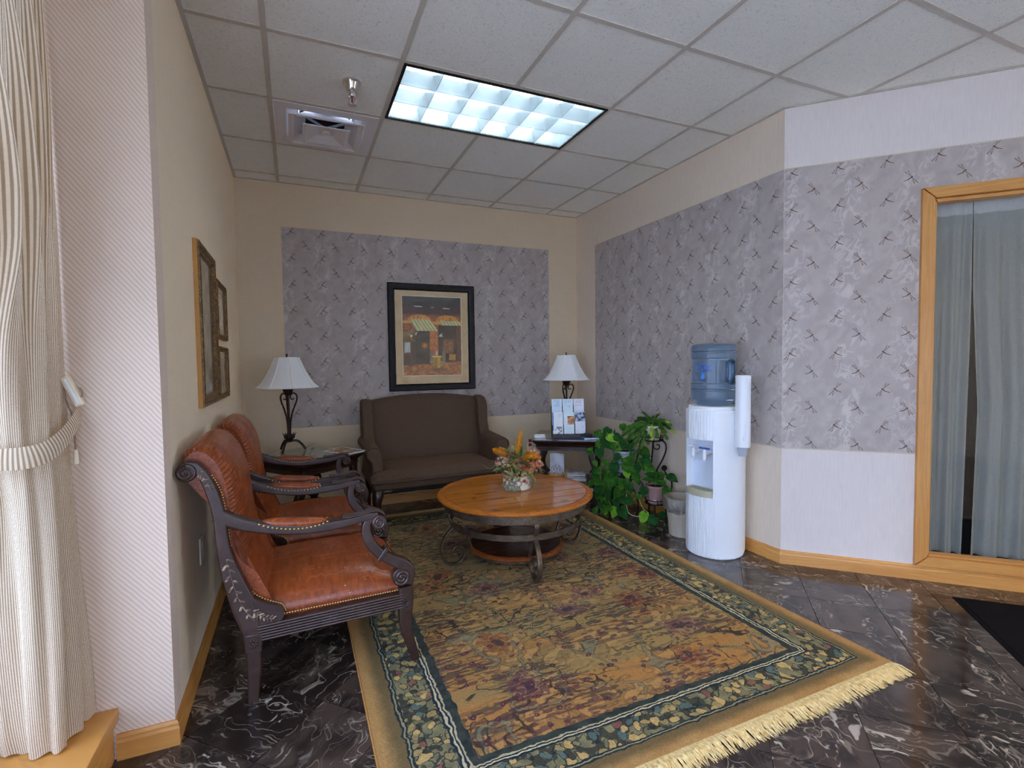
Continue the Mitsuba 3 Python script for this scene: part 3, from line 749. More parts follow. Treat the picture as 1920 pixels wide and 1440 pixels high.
def armchair(yc, label):
    k = thing('leather_armchair', label, 'armchair', None)
    put(k, 'seat', chair_seat(yc), 'm_leather', True, label='rust leather seat')
    put(k, 'backrest', chair_back(yc), 'm_leather', True, label='rust leather back rolled over at the top')
    sc_ = side_curve()
    for s in (-1, 1):
        y = yc + s * HW
        b = put(k, 'back_upright', strap(sc_[3:, :2], sc_[3:, 2], .046, 70, y), 'm_carved_wood', 40)
        put(b, 'scroll', volute(.040, .885, .033, 2.0 * 1, 90, y, .056), 'm_carved_wood', 40)
        put(k, 'rear_leg', cat(strap([(.221, .003), (.226, .07), (.229, .14), (.2285, .21), (.2265, .275)], [.037, .043, .049, .053, .056], .048, 24, y), box(.199, .258, y - .026, y + .026, .19, .262, .004)), 'm_carved_wood', 40)
        # the carved bracket that sweeps from the upright into the rail
        br = sg.Polygon(spline([(.165, .52), (.19, .455), (.225, .405), (.28, .365), (.325, .345), (.333, .305), (.31, .285), (.24, .272), (.200, .30), (.172, .37), (.150, .46), (.140, .53)], 50, True))
        m = prism(br, .040); v = m.vertices; m.vertices = np.c_[v[:, 0], y - .020 + v[:, 2], v[:, 1]]
        put(k, 'bracket', m, 'm_carved_wood', 25)
        for q in (-1, 1):
            yy = y + q * .0235
            for sp_, k_ in (([(.236, .312), (.205, .36), (.182, .42), (.165, .49), (.153, .56)], 1.5), ([(.30, .305), (.262, .322), (.232, .35)], 1.2), ([(.112, .815), (.095, .855), (.075, .885)], .9)): put(b, 'carving', sprig(sp_, yy, k_), 'm_carving', 40)
            put(k, 'roundel', cat(rosette(.229, yy + q * .003, .227, .021, q)), 'm_carved_wood', 40)
            put(k, 'roundel', cat(rosette(.7985, yy + q * .003, .262, .020, q)), 'm_carved_wood', 40)
        put(k, 'side_rail', reeded(.245, .785, .228, .290, .240, .306, y - s * .020, s * .040), 'm_carved_wood', 35)
        # front leg, scrolled arm support and arm in one curve each
        put(k, 'front_leg', cat(strap([(.832, .0115), (.818, .06), (.802, .12), (.793, .18), (.795, .24), (.797, .295), (.795, .33)], [.034, .038, .045, .052, .058, .060, .056], .048, 40, y), volute(.778, .375, .037, 2.0, 200, y, .052)), 'm_carved_wood', 40)
        put(k, 'arm_support', strap([(.802, .340), (.810, .385), (.790, .420), (.748, .446), (.703, .478), (.664, .522), (.645, .572), (.648, .615), (.672, .640), (.700, .632)], [.046, .05, .05, .044, .040, .040, .038, .034, .030, .024], .044, 70, y), 'm_carved_wood', 40)
        for z0, z1 in ((.476, .480),):
            put(k, 'collar', rot(box(.676, .736, y - .026, y + .026, .472, .488, .003), (0, 1, 0), -52, (.706, y, .480)), 'm_carved_wood', 30)
        ar = put(k, 'arm', strap([(.125, .722), (.17, .693), (.235, .664), (.328, .640), (.42, .627), (.51, .627), (.58, .633), (.64, .642), (.69, .646)], [.050, .046, .042, .040, .038, .036, .034, .033, .026], .046, 70, y), 'm_carved_wood', 40)
        put(ar, 'scroll', volute(.694, .617, .030, 2.0, 90, y, .060), 'm_carved_wood', 40)
        put(ar, 'fluting', cat(*[tube(spline([(.555, y + d, .655 - abs(d) * .2), (.60, y + d, .656 - abs(d) * .2), (.65, y + d, .664 - abs(d) * .2), (.69, y + d, .662), (.716, y + d, .645)], 16), np.linspace(.007, .004, 16), 6) for d in (-.019, -.007, .007, .019)]), 'm_carved_wood', 40)
        # padded arm rest
        px = spline([(.262, .668), (.32, .662), (.378, .654), (.44, .648), (.498, .648)], 26)
        w = np.sqrt(np.clip(1 - np.abs(np.linspace(-1, 1, 26)) ** 3, .02, 1))
        put(ar, 'pad', sweep(xz(px, y), circle(1, 14), .021 * w, .025 * w, up=(0, 1, 0)), 'm_leather', True, label='padded leather arm rest')
        nl = []
        for t in np.linspace(0, 1, 17):
            c = np.array([.262 + t * .236, .668 - .026 * np.sin(np.pi * t * .5) ** 1 + .004 * t]); dz = -.018 * np.sin(np.pi * t) ** .7
            for q in (-1, 1): nl.append(blob(.0047, .0035, .0047, c[0], y + q * (.0235 + .001), c[1] + dz + .002, 1))
        put(ar, 'nailheads', cat(nl), 'm_nail', True, label='row of brass nailheads', kind='stuff')
    # front and rear rails
    fr = reeded(-HW + .03, HW - .03, .240, .306, .240, .306, 0, -.036); fr = rot(fr, (0, 0, 1), 90)
    put(k, 'front_rail', mv(fr, .782, yc), 'm_carved_wood', 35)
    put(k, 'rear_rail', box(.205, .245, yc - HW + .02, yc + HW - .02, .235, .30, .004), 'm_carved_wood')
    nl = []
    for s in (-1, 1):
        y = yc + s * (HW + .0035)
        for x in np.linspace(.335, .772, 46): nl.append(blob(.0044, .0035, .0044, x, yc + s * (HW + .008), .3115 + (x - .335) * .012, 1))
        f = spline([(.335, .318), (.325, .343), (.285, .365), (.23, .405), (.195, .455), (.172, .52), (.160, .60), (.153, .68), (.146, .75), (.133, .81), (.110, .862)], 60)
        for q in f: nl.append(blob(.0040, .0034, .0040, q[0] + .004, yc + s * (HW - .004), q[1], 1))
    for yy in np.linspace(-HW + .03, HW - .03, 54): nl.append(blob(.0034, .0044, .0044, .819, yc + yy, .3135, 1))
    put(k, 'nailheads', cat(nl), 'm_nail', True, label='brass nailhead trim', kind='stuff')
armchair(-2.128, 'rust leather armchair with carved dark wood frame, the nearer of the two')
armchair(-1.338, 'rust leather armchair with carved dark wood frame beside the lamp table, behind the other')
# ------------------------------------------------------------------ wing-back loveseat
def jacquard(p, n, uv):
    a, b = tri(p, n)
    a, b = a / .0165, b / .0125
    r = fl(b); a = a + .5 * (r - 2 * fl(r / 2))
    fx, fy = a - fl(a) - .5, b - r - .5
    d = dr.sqrt(fx * fx * 1.7 + fy * fy)
    dot = 1 - smoothstep(.20, .34, d)
    th = noise(p.x * 700, p.y * 700, p.z * 700)
    base = mix(C('#524033'), C('#6b5643'), th)
    return mix(base, C('#261b19'), dot * .9)
def weave_bump(p, n, uv): return noise(p.x * 500, p.y * 500, p.z * 500)
mat('m_jacquard', proc(jacquard), .85, spec=.25, sheen=.35, bump=proc(weave_bump), bscale=.0006)
mat('m_piping', '#4b3829', .8)
def dark_wood(p, n, uv):
    g = noise(p.x * 60, p.y * 60, p.z * 9) * .6 + noise(p.x * 300, p.y * 300, p.z * 40) * .4
    return mix(C('#1d0f0c'), C('#3a2019'), g)
mat('m_dark_wood', proc(dark_wood), .25, clearcoat=.5, clearcoat_gloss=.85)

k = thing('loveseat', 'brown dotted wing-back loveseat against the back wall below the framed cafe print', 'loveseat')
LX, LHW = 1.445, .575
# seat: one tight bench pad, rounded at the front
def seat_top(u, v):
    x = LX + (2 * u - 1) * (.455 + .085 * np.clip((v - .55) / .2, 0, 1) ** 2 * 0)
    V = v
    y = -.20 - .60 * V
    d = (1 - np.abs(2 * u - 1) ** 5)
    fr = np.clip((V - .86) / .14, 0, 1)
    z = .452 + .018 * d * np.sin(np.pi * np.clip(V, 0, 1)) - .055 * fr ** 2.4
    return np.stack([x, y - .0 * fr, z], -1)
def slab(fn, zb, nu=50, nv=36):
    g, _ = grid(nu, nv, fn)
    b = g.vertices.copy(); b[:, 2] = zb
    n = nu * nv; idx = np.arange(n).reshape(nu, nv); loop = np.r_[idx[:-1, 0], idx[-1, :-1], idx[:0:-1, -1], idx[0, :0:-1]]; nx = np.roll(loop, -1)
    m = tm(np.vstack([g.vertices, b]), np.vstack([g.faces, g.faces[:, ::-1] + n, np.stack([loop, nx, nx + n], 1), np.stack([loop, nx + n, loop + n], 1)]))
    if m.volume < 0: m.invert()
    return m
def seat_plan(u, v):
    # wider in front of the arms
    V = v; w = .455 + .105 * np.clip((V - .80) / .06, 0, 1)
    x = LX + (2 * u - 1) * w
    y = -.20 - .605 * V
    s = np.abs(2 * u - 1)
    fr = np.clip((V - .86) / .14, 0, 1)
    z = .446 + .022 * (1 - s ** 5) * np.sin(np.pi * V * .9) - .050 * fr ** 2.6 - .03 * np.clip((s - .9) / .1, 0, 1) ** 2
    y = y + .03 * fr * np.clip((s - .85) / .15, 0, 1) ** 2
    return np.stack([x, y, z], -1)
put(k, 'seat', slab(seat_plan, .375), 'm_jacquard', 40)
put(k, 'front_rail', box(LX - .548, LX + .548, -.795, -.20, .315, .385, .018), 'm_jacquard', 40)
_pp = [(LX - .55, -.62, .378), (LX - .553, -.775, .378), (LX - .53, -.80, .378), (LX, -.808, .378), (LX + .53, -.80, .378), (LX + .553, -.775, .378), (LX + .55, -.62, .378)]
put(k, 'piping', tube(spline(_pp, 60), .0055, 6), 'm_piping', True)
# back: padded panel with an arched crest, leaning a little
def crest(s): return .945 + .045 * (1 - np.abs(s) ** 2.2) + 0 * s
def back_front(u, v):
    s = 2 * u - 1; x = LX + s * .468
    top = crest(s); z = .42 + (top - .42) * v
    y = -.275 + .125 * v ** 1.0
    pad = .035 * (1 - np.abs(s) ** 6) * (1 - np.abs(2 * v - 1) ** 6)
    roll = np.clip((v - .9) / .1, 0, 1) ** 2
    return np.stack([x, y - pad + .03 * roll, z], -1)
def back_rear(u, v):
    s = 2 * u - 1; top = crest(s) - .004
    return np.stack([LX + s * .468, -.09 + .04 * v - .02, .42 + (top - .42) * v], -1)
def twoface(f0, f1, nu=48, nv=36):
    a, _ = grid(nu, nv, f0); b, _ = grid(nu, nv, f1); n = nu * nv
    idx = np.arange(n).reshape(nu, nv); loop = np.r_[idx[:-1, 0], idx[-1, :-1], idx[:0:-1, -1], idx[0, :0:-1]]; nx = np.roll(loop, -1)
    m = tm(np.vstack([a.vertices, b.vertices]), np.vstack([a.faces, b.faces[:, ::-1] + n, np.stack([loop, nx + n, nx], 1), np.stack([loop, loop + n, nx + n], 1)]))
    if m.volume < 0: m.invert()
    return m
put(k, 'backrest', twoface(back_front, back_rear), 'm_jacquard', 40)
for s in (-1, 1):
    # wing: a thick rounded ear standing forward of the back, sweeping down into the arm
    wp = spline([(-.10, .952), (-.17, .958), (-.235, .935), (-.268, .88), (-.275, .80), (-.282, .72), (-.315, .655), (-.33, .60), (-.20, .58), (-.09, .60), (-.075, .75), (-.08, .9)], 60, True)
    c = wp.mean(0); R = []
    for t, q in ((-.042, .90), (-.036, .965), (-.020, 1.0), (.020, 1.0), (.036, .965), (.042, .90)):
        w = c + (wp - c) * q; R.append(np.c_[np.full(len(w), LX + s * (.505) + t + s * .012 * (w[:, 1] - .75)), w])
    put(k, 'wing', loft(R), 'm_jacquard', 50)
    # scroll arm
    pr = spline([(.455, .33), (.457, .46), (.460, .55), (.472, .605), (.505, .635), (.545, .632), (.574, .603), (.572, .565), (.548, .535), (.535, .49), (.540, .42), (.545, .33), (.50, .325)], 70, True)
    R = []; c = np.array([.505, .48])
    for y, q, dz in ((-.13, 1, .018), (-.30, 1, .016), (-.50, 1, .008), (-.66, 1, .0), (-.688, .985, 0), (-.703, .93, 0), (-.708, .80, 0)):
        w = c + (pr - c) * q; w = w + np.c_[0 * w[:, 0], dz * np.clip((w[:, 1] - .4) / .2, 0, 1)]
        R.append(np.c_[LX + s * w[:, 0], np.full(len(w), y), w[:, 1]])
    a = put(k, 'arm', loft(R), 'm_jacquard', 45)
    w = c + (pr - c) * .94
    put(a, 'piping', tube(np.c_[LX + s * w[:, 0], np.full(len(w), -.7035), w[:, 1]], .0042, 6, closed=True), 'm_piping', True)
    # cabriole front leg with a carved knee, plain raked rear leg
    x = LX + s * .50
    put(k, 'front_leg', cat(sweep(spline([(x, -.735, .325), (x + s * .012, -.752, .27), (x + s * .018, -.758, .21), (x + s * .006, -.742, .12), (x + s * .006, -.742, .05), (x + s * .014, -.752, .022), (x + s * .018, -.757, .012)], 30), rrect(1, 1, .35, 4), np.interp(np.linspace(0, 1, 30), [0, .15, .35, .65, .85, .93, 1], [.075, .082, .06, .034, .032, .052, .05])),
        sweep(spline([(x - s * .02, -.757, .315), (x - s * .06, -.762, .305), (x - s * .10, -.765, .312)], 12), rrect(1, 1, .3, 4), np.linspace(.05, .012, 12), np.full(12, .034), up=(0, 1, 0))), 'm_dark_wood', 40)
    put(k, 'rear_leg', sweep([(x, -.14, .32), (x, -.13, .18), (x, -.10, 0)], rrect(1, 1, .2, 3), np.linspace(.05, .034, 3)), 'm_dark_wood', 40)
put(k, 'under_lining', box(LX - .53, LX + .53, -.77, -.14, .285, .317, .01), 'm_lining')
mat('m_lining', '#1d1916', .95)
put(k, 'stretcher', box(LX - .5, LX + .5, -.30, -.27, .19, .23, .004), 'm_dark_wood')

# ------------------------------------------------------------------ glass-topped lamp tables
mat('m_mahogany', proc(dark_wood), .22, clearcoat=.6, clearcoat_gloss=.9)
scene['m_table_glass'] = {'type': 'principled', 'base_color': rgb('#dfe9e4'), 'roughness': .02, 'spec_trans': .94, 'eta': 1.5}
def end_table(x, y, rz, label):
    k = thing('lamp_table', label, 'side table')
    P = lambda m: place(m, x, y, 0, rz)
    hw, hd = .29, .30
    g_ = sg.box(-hw, -hd, hw, hd).buffer(-.03).buffer(.03, quad_segs=6)
    put(k, 'glass_top', P(prism(g_, .008, .592, .0015)), 'm_table_glass', label='clear glass top')
    # wooden top under the glass: board, cove and bead
    R = []
    for o, z in ((.012, .590), (.012, .580), (.016, .572), (.030, .560), (.040, .545), (.044, .535), (.038, .531), (.038, .523), (.044, .519), (.044, .50), (.06, .50)):
        q = sg.box(-hw + o, -hd + o, hw - o, hd - o).buffer(-.02).buffer(.02, quad_segs=4); c = np.array(q.exterior.coords)[:-1]
        R.append(np.c_[c, np.full(len(c), z)])
    put(k, 'wooden_top', P(loft(R)), 'm_mahogany', 30)
    for sx in (-1, 1):
        for sy in (-1, 1):
            pts = [(sx * .225, .505), (sx * .222, .46), (sx * .238, .40), (sx * .258, .345), (sx * .258, .29), (sx * .235, .235), (sx * .205, .200)]
            put(k, 'leg', P(mv(strap(pts, [.050, .052, .056, .058, .056, .052, .060], .045, 40), 0, sy * .225, 0)), 'm_mahogany', 35)
            put(k, 'foot', P(mv(strap([(sx * .205, .165), (sx * .225, .11), (sx * .25, .05), (sx * .262, .002)], [.07, .055, .045, .05], .05, 20), 0, sy * .225, 0)), 'm_mahogany', 35)
    q = sg.box(-.265, -.265, .265, .265).buffer(-.02).buffer(.02, quad_segs=4)
    put(k, 'shelf', P(prism(q, .026, .164, .005)), 'm_mahogany')
    return k
TLx, TLy, TLr = .468, -.552, 37
TRx, TRy, TRr = 2.622, -.628, -34.7
end_table(TLx, TLy, TLr, 'dark wooden lamp table with glass top in the left corner, holding a magazine')
end_table(TRx, TRy, TRr, 'dark wooden lamp table with glass top in the right corner, holding the brochures')
def on_table(which, u, v):
    x, y, r = ((TLx, TLy, TLr), (TRx, TRy, TRr))[which]; a = math.radians(r)
    return x + u * math.cos(a) - v * math.sin(a), y + u * math.sin(a) + v * math.cos(a)

# ------------------------------------------------------------------ wrought iron table lamps
def rust_iron(p, n, uv):
    return mix(C('#1b100d'), C('#3a231b'), noise(p.x * 120, p.y * 120, p.z * 120))
mat('m_iron', proc(rust_iron), .5, .35)
scene['m_shade'] = {'type': 'principledthin', 'base_color': rgb('#f6f7f5'), 'roughness': .8, 'spec_trans': 0.0, 'diff_trans': .28}
mat('m_shade_trim', '#efeee8', .7)
def table_lamp(x, y, rz, label, zb=.6005):
    k = thing('table_lamp', label, 'table lamp')
    P = lambda m: place(m, x, y, zb, rz)
    n = 64; R = []
    prof = [(.222, .487), (.205, .500), (.182, .525), (.156, .565), (.132, .610), (.112, .655), (.097, .690), (.088, .712)]
    a = np.arange(n) * 2 * np.pi / n
    def rad(r, a):
        # eight panels, slightly hollow between the ribs
        q = (a % (np.pi / 4)) - np.pi / 8
        return r * (np.cos(np.pi / 8) / np.cos(q)) * .35 + r * .65
    pr = spline(prof, 24)
    for r, z in pr: R.append(np.c_[rad(r, a) * np.cos(a), rad(r, a) * np.sin(a), np.full(n, z)])
    sh = put(k, 'shade', P(loft(R, caps=False)), 'm_shade', True, label='white bell shade with eight panels')
    for i in range(8):
        b = i * np.pi / 4
        put(sh, 'rib', P(tube(np.c_[pr[:, 0] * np.cos(b), pr[:, 0] * np.sin(b), pr[:, 1]], .0032, 6)), 'm_shade_trim', True)
    for r, z in ((.2225, .487), (.088, .713)):
        put(sh, 'rim', P(tube(np.c_[rad(r, a) * np.cos(a), rad(r, a) * np.sin(a), np.full(n, z)], .0042, 6, closed=True)), 'm_shade_trim', True)
    put(k, 'finial', P(lathe([(0, .745), (.004, .742), (.007, .732), (.005, .724), (.008, .718), (.009, .712), (0, .712)][::-1], 16)), 'm_iron', 30)
    put(k, 'harp', P(cat(*[tube(spline([(s * .012, 0, .47), (s * .05, 0, .53), (s * .055, 0, .60), (s * .03, 0, .68), (0, 0, .712)], 24), .002, 6) for s in (-1, 1)])), 'm_iron', True)
    put(k, 'socket', P(lathe([(0, .425), (.016, .43), (.030, .45), (.036, .47), (.030, .486), (.018, .49), (.014, .52), (0, .52)], 24)), 'm_iron', 35)
    pet = []
    for i in range(8):
        b = i * np.pi / 4 + .2
        pet.append(sweep(spline([(.028 * math.cos(b), .028 * math.sin(b), .455), (.038 * math.cos(b), .038 * math.sin(b), .478), (.047 * math.cos(b), .047 * math.sin(b), .490)], 8), circle(1, 6), np.linspace(.007, .0015, 8)))
    put(k, 'leaf_collar', P(cat(pet)), 'm_iron', True)
    put(k, 'stem', P(cyl(.0085, .10, .43)), 'm_iron', 30)
    for i in range(3):
        b = math.radians(90 + 120 * i); 
        p = spline([(.008, .120), (.011, .19), (.018, .252), (.036, .318), (.057, .370), (.066, .408), (.058, .436), (.036, .443), (.019, .428), (.018, .406), (.032, .396), (.043, .406)], 60)
        put(k, 'scroll', P(rot(tube(xz(p), np.interp(np.linspace(0, 1, 60), [0, .7, 1], [.0065, .006, .004]), 8), (0, 0, 1), math.degrees(b))), 'm_iron', True)
        p = spline([(.004, .074), (.028, .080), (.058, .074), (.084, .050), (.102, .024), (.112, .005)], 30)
        put(k, 'foot', P(rot(sweep(xz(p), rrect(1, 1, .3, 3), .017, np.full(30, .011), up=(0, 1, 0)), (0, 0, 1), math.degrees(b) + 25)), 'm_iron', 35)
    put(k, 'band', P(cyl(.021, .247, .259, n=20)), 'm_iron', 30)
    put(k, 'cup', P(lathe([(0, .068), (.012, .070), (.026, .088), (.034, .112), (.030, .124), (0, .124)], 24)), 'm_iron', 35)
    pet = []
    for i in range(9):
        b = i * 2 * np.pi / 9
        pet.append(sweep(spline([(.029 * math.cos(b), .029 * math.sin(b), .100), (.037 * math.cos(b), .037 * math.sin(b), .122), (.050 * math.cos(b), .050 * math.sin(b), .138)], 8), circle(1, 6), np.linspace(.009, .0015, 8)))
    put(k, 'leaf_collar', P(cat(pet)), 'm_iron', True)
table_lamp(.345, -.352, 10, 'iron table lamp with white bell shade on the left corner table')
table_lamp(2.735, -.42, 0, 'iron table lamp with white bell shade behind the brochures')
# ------------------------------------------------------------------ round coffee table
def plank_wood(p, n, uv):
    pl = fl((p.y + 2.2) / .118); r = cell_rand(pl, 3, 1)
    x, y = p.x + 3 * r, p.y
    w = fbm(x * 2.2, y * 24 + 5 * r, p.z * 10, 3)
    g = noise(x * 14, y * 330) * .6 + noise(x * 40, y * 700) * .4
    base = mix(C('#8c4710'), C('#c27824'), w * .7 + .35 * r)
    base = mix(base, C('#6e300b'), smoothstep(.55, .95, g) * .45)
    knot = smoothstep(.86, .93, noise(x * 9, y * 14, 7))
    return mix(base, C('#4d210a'), knot * .6)
def rim_wood(p, n, uv):
    a = dr.atan2(p.y + 1.585, p.x - 1.68)
    g = noise(a * 14, p.z * 260, 3) * .6 + noise(a * 60, p.z * 600, 3) * .4
    return mix(C('#94490f'), C('#c4741f'), g)
mat('m_plank', proc(plank_wood), .13, spec=.6, clearcoat=1.0, clearcoat_gloss=.95)
mat('m_rim', proc(rim_wood), .2, clearcoat=.8, clearcoat_gloss=.9)
def iron_strap(p, n, uv):
    g = noise(p.x * 130, p.y * 130, p.z * 130) * .5 + noise(p.x * 30, p.y * 30, p.z * 30) * .5
    return mix(C('#5a4f43'), C('#7d7060'), smoothstep(.2, .9, g))
mat('m_strap', proc(iron_strap), .36, .75)
mat('m_shelf_wood', proc(lambda p, n, uv: mix(C('#2c120a'), C('#4d2412'), fbm(p.x * 4, p.y * 40, 0, 3))), .2, clearcoat=.7, clearcoat_gloss=.9)
mat('m_shelf_rim', proc(lambda p, n, uv: mix(C('#5d2a0d'), C('#8f4a1a'), noise(p.x * 40, p.y * 40, p.z * 200))), .22, clearcoat=.7)
k = thing('coffee_table', 'round wooden coffee table on scrolled iron legs, standing on the rug', 'coffee table')
TX, TY, TR, TZ = 1.68, -1.585, .498, .431
top = put(k, 'top', lathe([(.44, TZ - .006), (.44, TZ - .030), (.478, TZ - .030), (.490, TZ - .026), (.497, TZ - .018), (.497, TZ - .010), (.490, TZ - .002), (.478, TZ + .001), (.466, TZ + .001), (.462, TZ - .003), (.458, TZ - .003), (.456, TZ - .006)], 120, (TX, TY), closed=True), 'm_rim', 30)
disc = sg.Point(TX, TY).buffer(.4565, quad_segs=32)
y0 = -2.2
while y0 < -1.0:
    q = sg.box(0, y0 + .0022, 5, y0 + .1158).intersection(disc)
    if not q.is_empty and q.area > 1e-4: put(top, 'plank', prism(q, .022, TZ - .0225, .0018), 'm_plank')
    y0 += .118
put(k, 'base_board', prism(disc.buffer(-.006), .008, TZ - .031), 'm_dark_wood')
ring = lambda r0, r1, z0, z1: lathe([(r0, z0), (r1, z0), (r1, z1), (r0, z1)], 96, (TX, TY), closed=True)
put(k, 'apron', ring(.446, .456, TZ - .082, TZ - .030), 'm_strap', 30)
put(k, 'hoop', ring(.412, .420, .249, .279), 'm_strap', 30)
put(k, 'hoop_lip', ring(.408, .424, .245, .250), 'm_strap', 30)
put(k, 'shelf', lathe([(0, .074), (.285, .074), (.285, .100), (.281, .102), (0, .102)], 72, (TX, TY)), 'm_shelf_wood', 30)
put(k, 'shelf_rim', lathe([(.286, .076), (.300, .076), (.306, .082), (.306, .094), (.300, .101), (.292, .104), (.286, .103)], 72, (TX, TY), closed=True), 'm_shelf_rim', 30)
put(k, 'shelf_band', ring(.278, .297, .064, .0745), 'm_strap', 30)
for i, ang in enumerate((180, 262, 2, 84)):
    a = spline([(.432, TZ - .07), (.444, .335), (.436, .300), (.412, .262), (.432, .236), (.470, .196), (.494, .140), (.492, .082), (.464, .036), (.418, .0185), (.372, .033), (.350, .068), (.356, .108), (.386, .128), (.416, .116), (.424, .092), (.414, .078)], 110)
    L = lambda m: place(m, TX, TY, 0, ang)
    lg = put(k, 'leg', L(sweep(xz(a), rrect(1, 1, .28, 3), np.interp(np.linspace(0, 1, 110), [0, .8, 1], [.013, .013, .010]), np.interp(np.linspace(0, 1, 110), [0, .75, 1], [.030, .028, .018]), up=(0, 1, 0))), 'm_strap', 35)
    put(lg, 'knob', L(mv(cat(blob(.016, .015, .015, 0, 0, 0, 2), blob(.008, .019, .008, .003, 0, .002, 1)), .408, 0, .078)), 'm_strap', True)
    put(lg, 'bracket', L(sweep(xz(spline([(.415, .262), (.36, .235), (.325, .17), (.30, .100)], 20)), rrect(1, 1, .28, 3), .010, np.full(20, .022), up=(0, 1, 0))), 'm_strap', 35)

# ------------------------------------------------------------------ dried flower arrangement
def birch(p, n, uv):
    a = dr.atan2(p.y + 1.545, p.x - 1.715)
    w = fbm(a * 2, p.z * 20, 0, 3)
    m = smoothstep(.55, .75, noise(a * 7 + w * 4, p.z * 90 + w * 8, 2))
    lich = smoothstep(.55, .75, noise(a * 5, p.z * 30, 9)) * smoothstep(.4, 1, -dr.cos(a + .75) * .5 + .5)
    base = mix(C('#cfc3ab'), C('#7f705c'), m * .8)
    return mix(base, C('#7c887b'), lich * .6)
mat('m_birch', proc(birch), .8)
mat('m_moss', proc(lambda p, n, uv: mix(C('#565743'), C('#918f78'), noise(p.x * 300, p.y * 300, p.z * 300))), .95)
def leafmat(key, c0, c1, tr=.35):
    b = {'type': 'principledthin', 'base_color': proc(lambda p, n, uv: mix(C(c0), C(c1), noise(p.x * 60, p.y * 60, p.z * 60))), 'roughness': .5, 'spec_trans': 0.0, 'diff_trans': tr}
    scene[key] = b; return key
leafmat('m_sage_leaf', '#6f7d4c', '#b3b98a'); leafmat('m_green_leaf', '#3c6a2c', '#6d9448'); leafmat('m_olive_leaf', '#8c8440', '#c2b172')
leafmat('m_petal_dusty', '#ab7a68', '#e3c0a4'); leafmat('m_petal_rust', '#93412f', '#d38a66'); leafmat('m_petal_yellow', '#e39a22', '#ffd35a'); leafmat('m_petal_red', '#a3342b', '#d77259'); leafmat('m_petal_pink', '#a8525a', '#d1868b'); leafmat('m_petal_cream', '#cdb58a', '#e8dcb8')
mat('m_twig', '#9b8a66', .8); mat('m_green_stem', '#7d8a4c', .7)
fr = np.random.default_rng(11)
k = thing('flower_arrangement', 'dried autumn flower arrangement in a birch bark pot on the round coffee table', 'flower arrangement')
FX, FY, FZ = 1.715, -1.545, TZ + .0015
put(k, 'pot', lathe([(0, 0), (.083, 0), (.088, .004), (.092, .03), (.094, .075), (.091, .092), (.084, .094), (.080, .088), (.080, .07), (0, .07)], 56, (0, 0)).apply_transform(trimesh.transformations.translation_matrix([FX, FY, FZ])), 'm_birch', 30)
def leafmesh(L, w, bend=.3, fold=.15, heart=0.0, n=9, m=5):
    """leaf from the origin along +x, face up (+z)"""
    t = np.linspace(0, 1, n)
    if heart: half = w * np.clip(np.sin(np.pi * np.clip((t + .10) / 1.10, 0, 1) ** .66), 0, 1) ** .95
    else: half = w * np.sin(np.pi * t ** .85) ** .9
    half = np.maximum(half, w * .02)
    def fn(u, v):
        s = 2 * v - 1; i = (u * (n - 1)).round().astype(int); h = half[i]
        x = L * u - (heart * L * .26 * np.abs(s) ** 1.1 * (1 - .72 * np.abs(s) ** 3) * np.clip(1 - u * 3.2, 0, 1))
        return np.stack([x, h * s, -bend * L * u ** 2 + fold * h * np.abs(s) - .25 * fold * h * s * s], -1)
    return grid(n, m, fn)[0]
def orient(m, pos, d, up=(0, 0, 1), spin=0):
    """x axis along d, z axis near up"""
    d = np.asarray(d, float); d /= np.linalg.norm(d); up = np.asarray(up, float)
    y = np.cross(up, d); ny = np.linalg.norm(y); y = y / ny if ny > 1e-3 else np.array([0, 1.0, 0]); z = np.cross(d, y)
    if spin: c, s = math.cos(spin), math.sin(spin); y, z = c * y + s * z, c * z - s * y
    M = np.eye(4); M[:3, 0], M[:3, 1], M[:3, 2], M[:3, 3] = d, y, z, pos
    m = m.copy(); m.apply_transform(M); return m
put(k, 'moss', cat(*[blob(.012 + .014 * fr.random(), .012 + .014 * fr.random(), .01 + .008 * fr.random(), FX + r * math.cos(a), FY + r * math.sin(a), FZ + .085, 1) for a, r in zip(fr.random(60) * 6.28, .07 * np.sqrt(fr.random(60)))]), 'm_moss', True, kind='stuff')
lich = []
for _ in range(46):
    a = math.radians(-165 + 60 * fr.random()); z = fr.random() ** 1.3 * .085
    lich.append(blob(.006 + .006 * fr.random(), .006, .006 + .006 * fr.random(), FX + .092 * math.cos(a), FY + .092 * math.sin(a), FZ + .004 + z, 1))
put(k, 'lichen', cat(lich), 'm_moss', True, kind='stuff')
# foxtail spikes: a stem covered with many florets
U = np.array([.917, -.399, 0]); V3 = np.array([.399, .917, 0])      # picture right, picture depth
def at3(r, d, h): return np.array([FX, FY, FZ]) + U * r + V3 * d + np.array([0, 0, h])
def spike(p0, p1, p2, n, size, m1, lab):
    b = bezier([p0, p0 * .4 + p1 * .6, p1, p2], 40)
    s = put(k, 'flower_spike', tube(b, .0018, 5), 'm_green_stem', True, label=lab)
    out = []
    for i in range(n):
        t = .38 + .62 * i / n; j = int(t * 39); T_ = b[min(j + 1, 39)] - b[j - 1]; T_ /= np.linalg.norm(T_)
        q = fr.normal(size=3); q -= T_ * q.dot(T_); q /= np.linalg.norm(q); taper = .5 + .5 * math.sin(math.pi * min(1, (i + 2) / n * 1.1)) ** .5
        out.append(orient(leafmesh(size * (1 + .4 * fr.random()) * taper, size * .28, .1, .3, n=4, m=3), b[j], q * .8 + T_ * .7, T_))
    put(s, 'floret', cat(out), m1, False, kind='stuff')
spike(at3(.0, .01, .10), at3(.0, .01, .26), at3(.035, .02, .385), 260, .026, 'm_petal_yellow', 'tall orange flower spike')
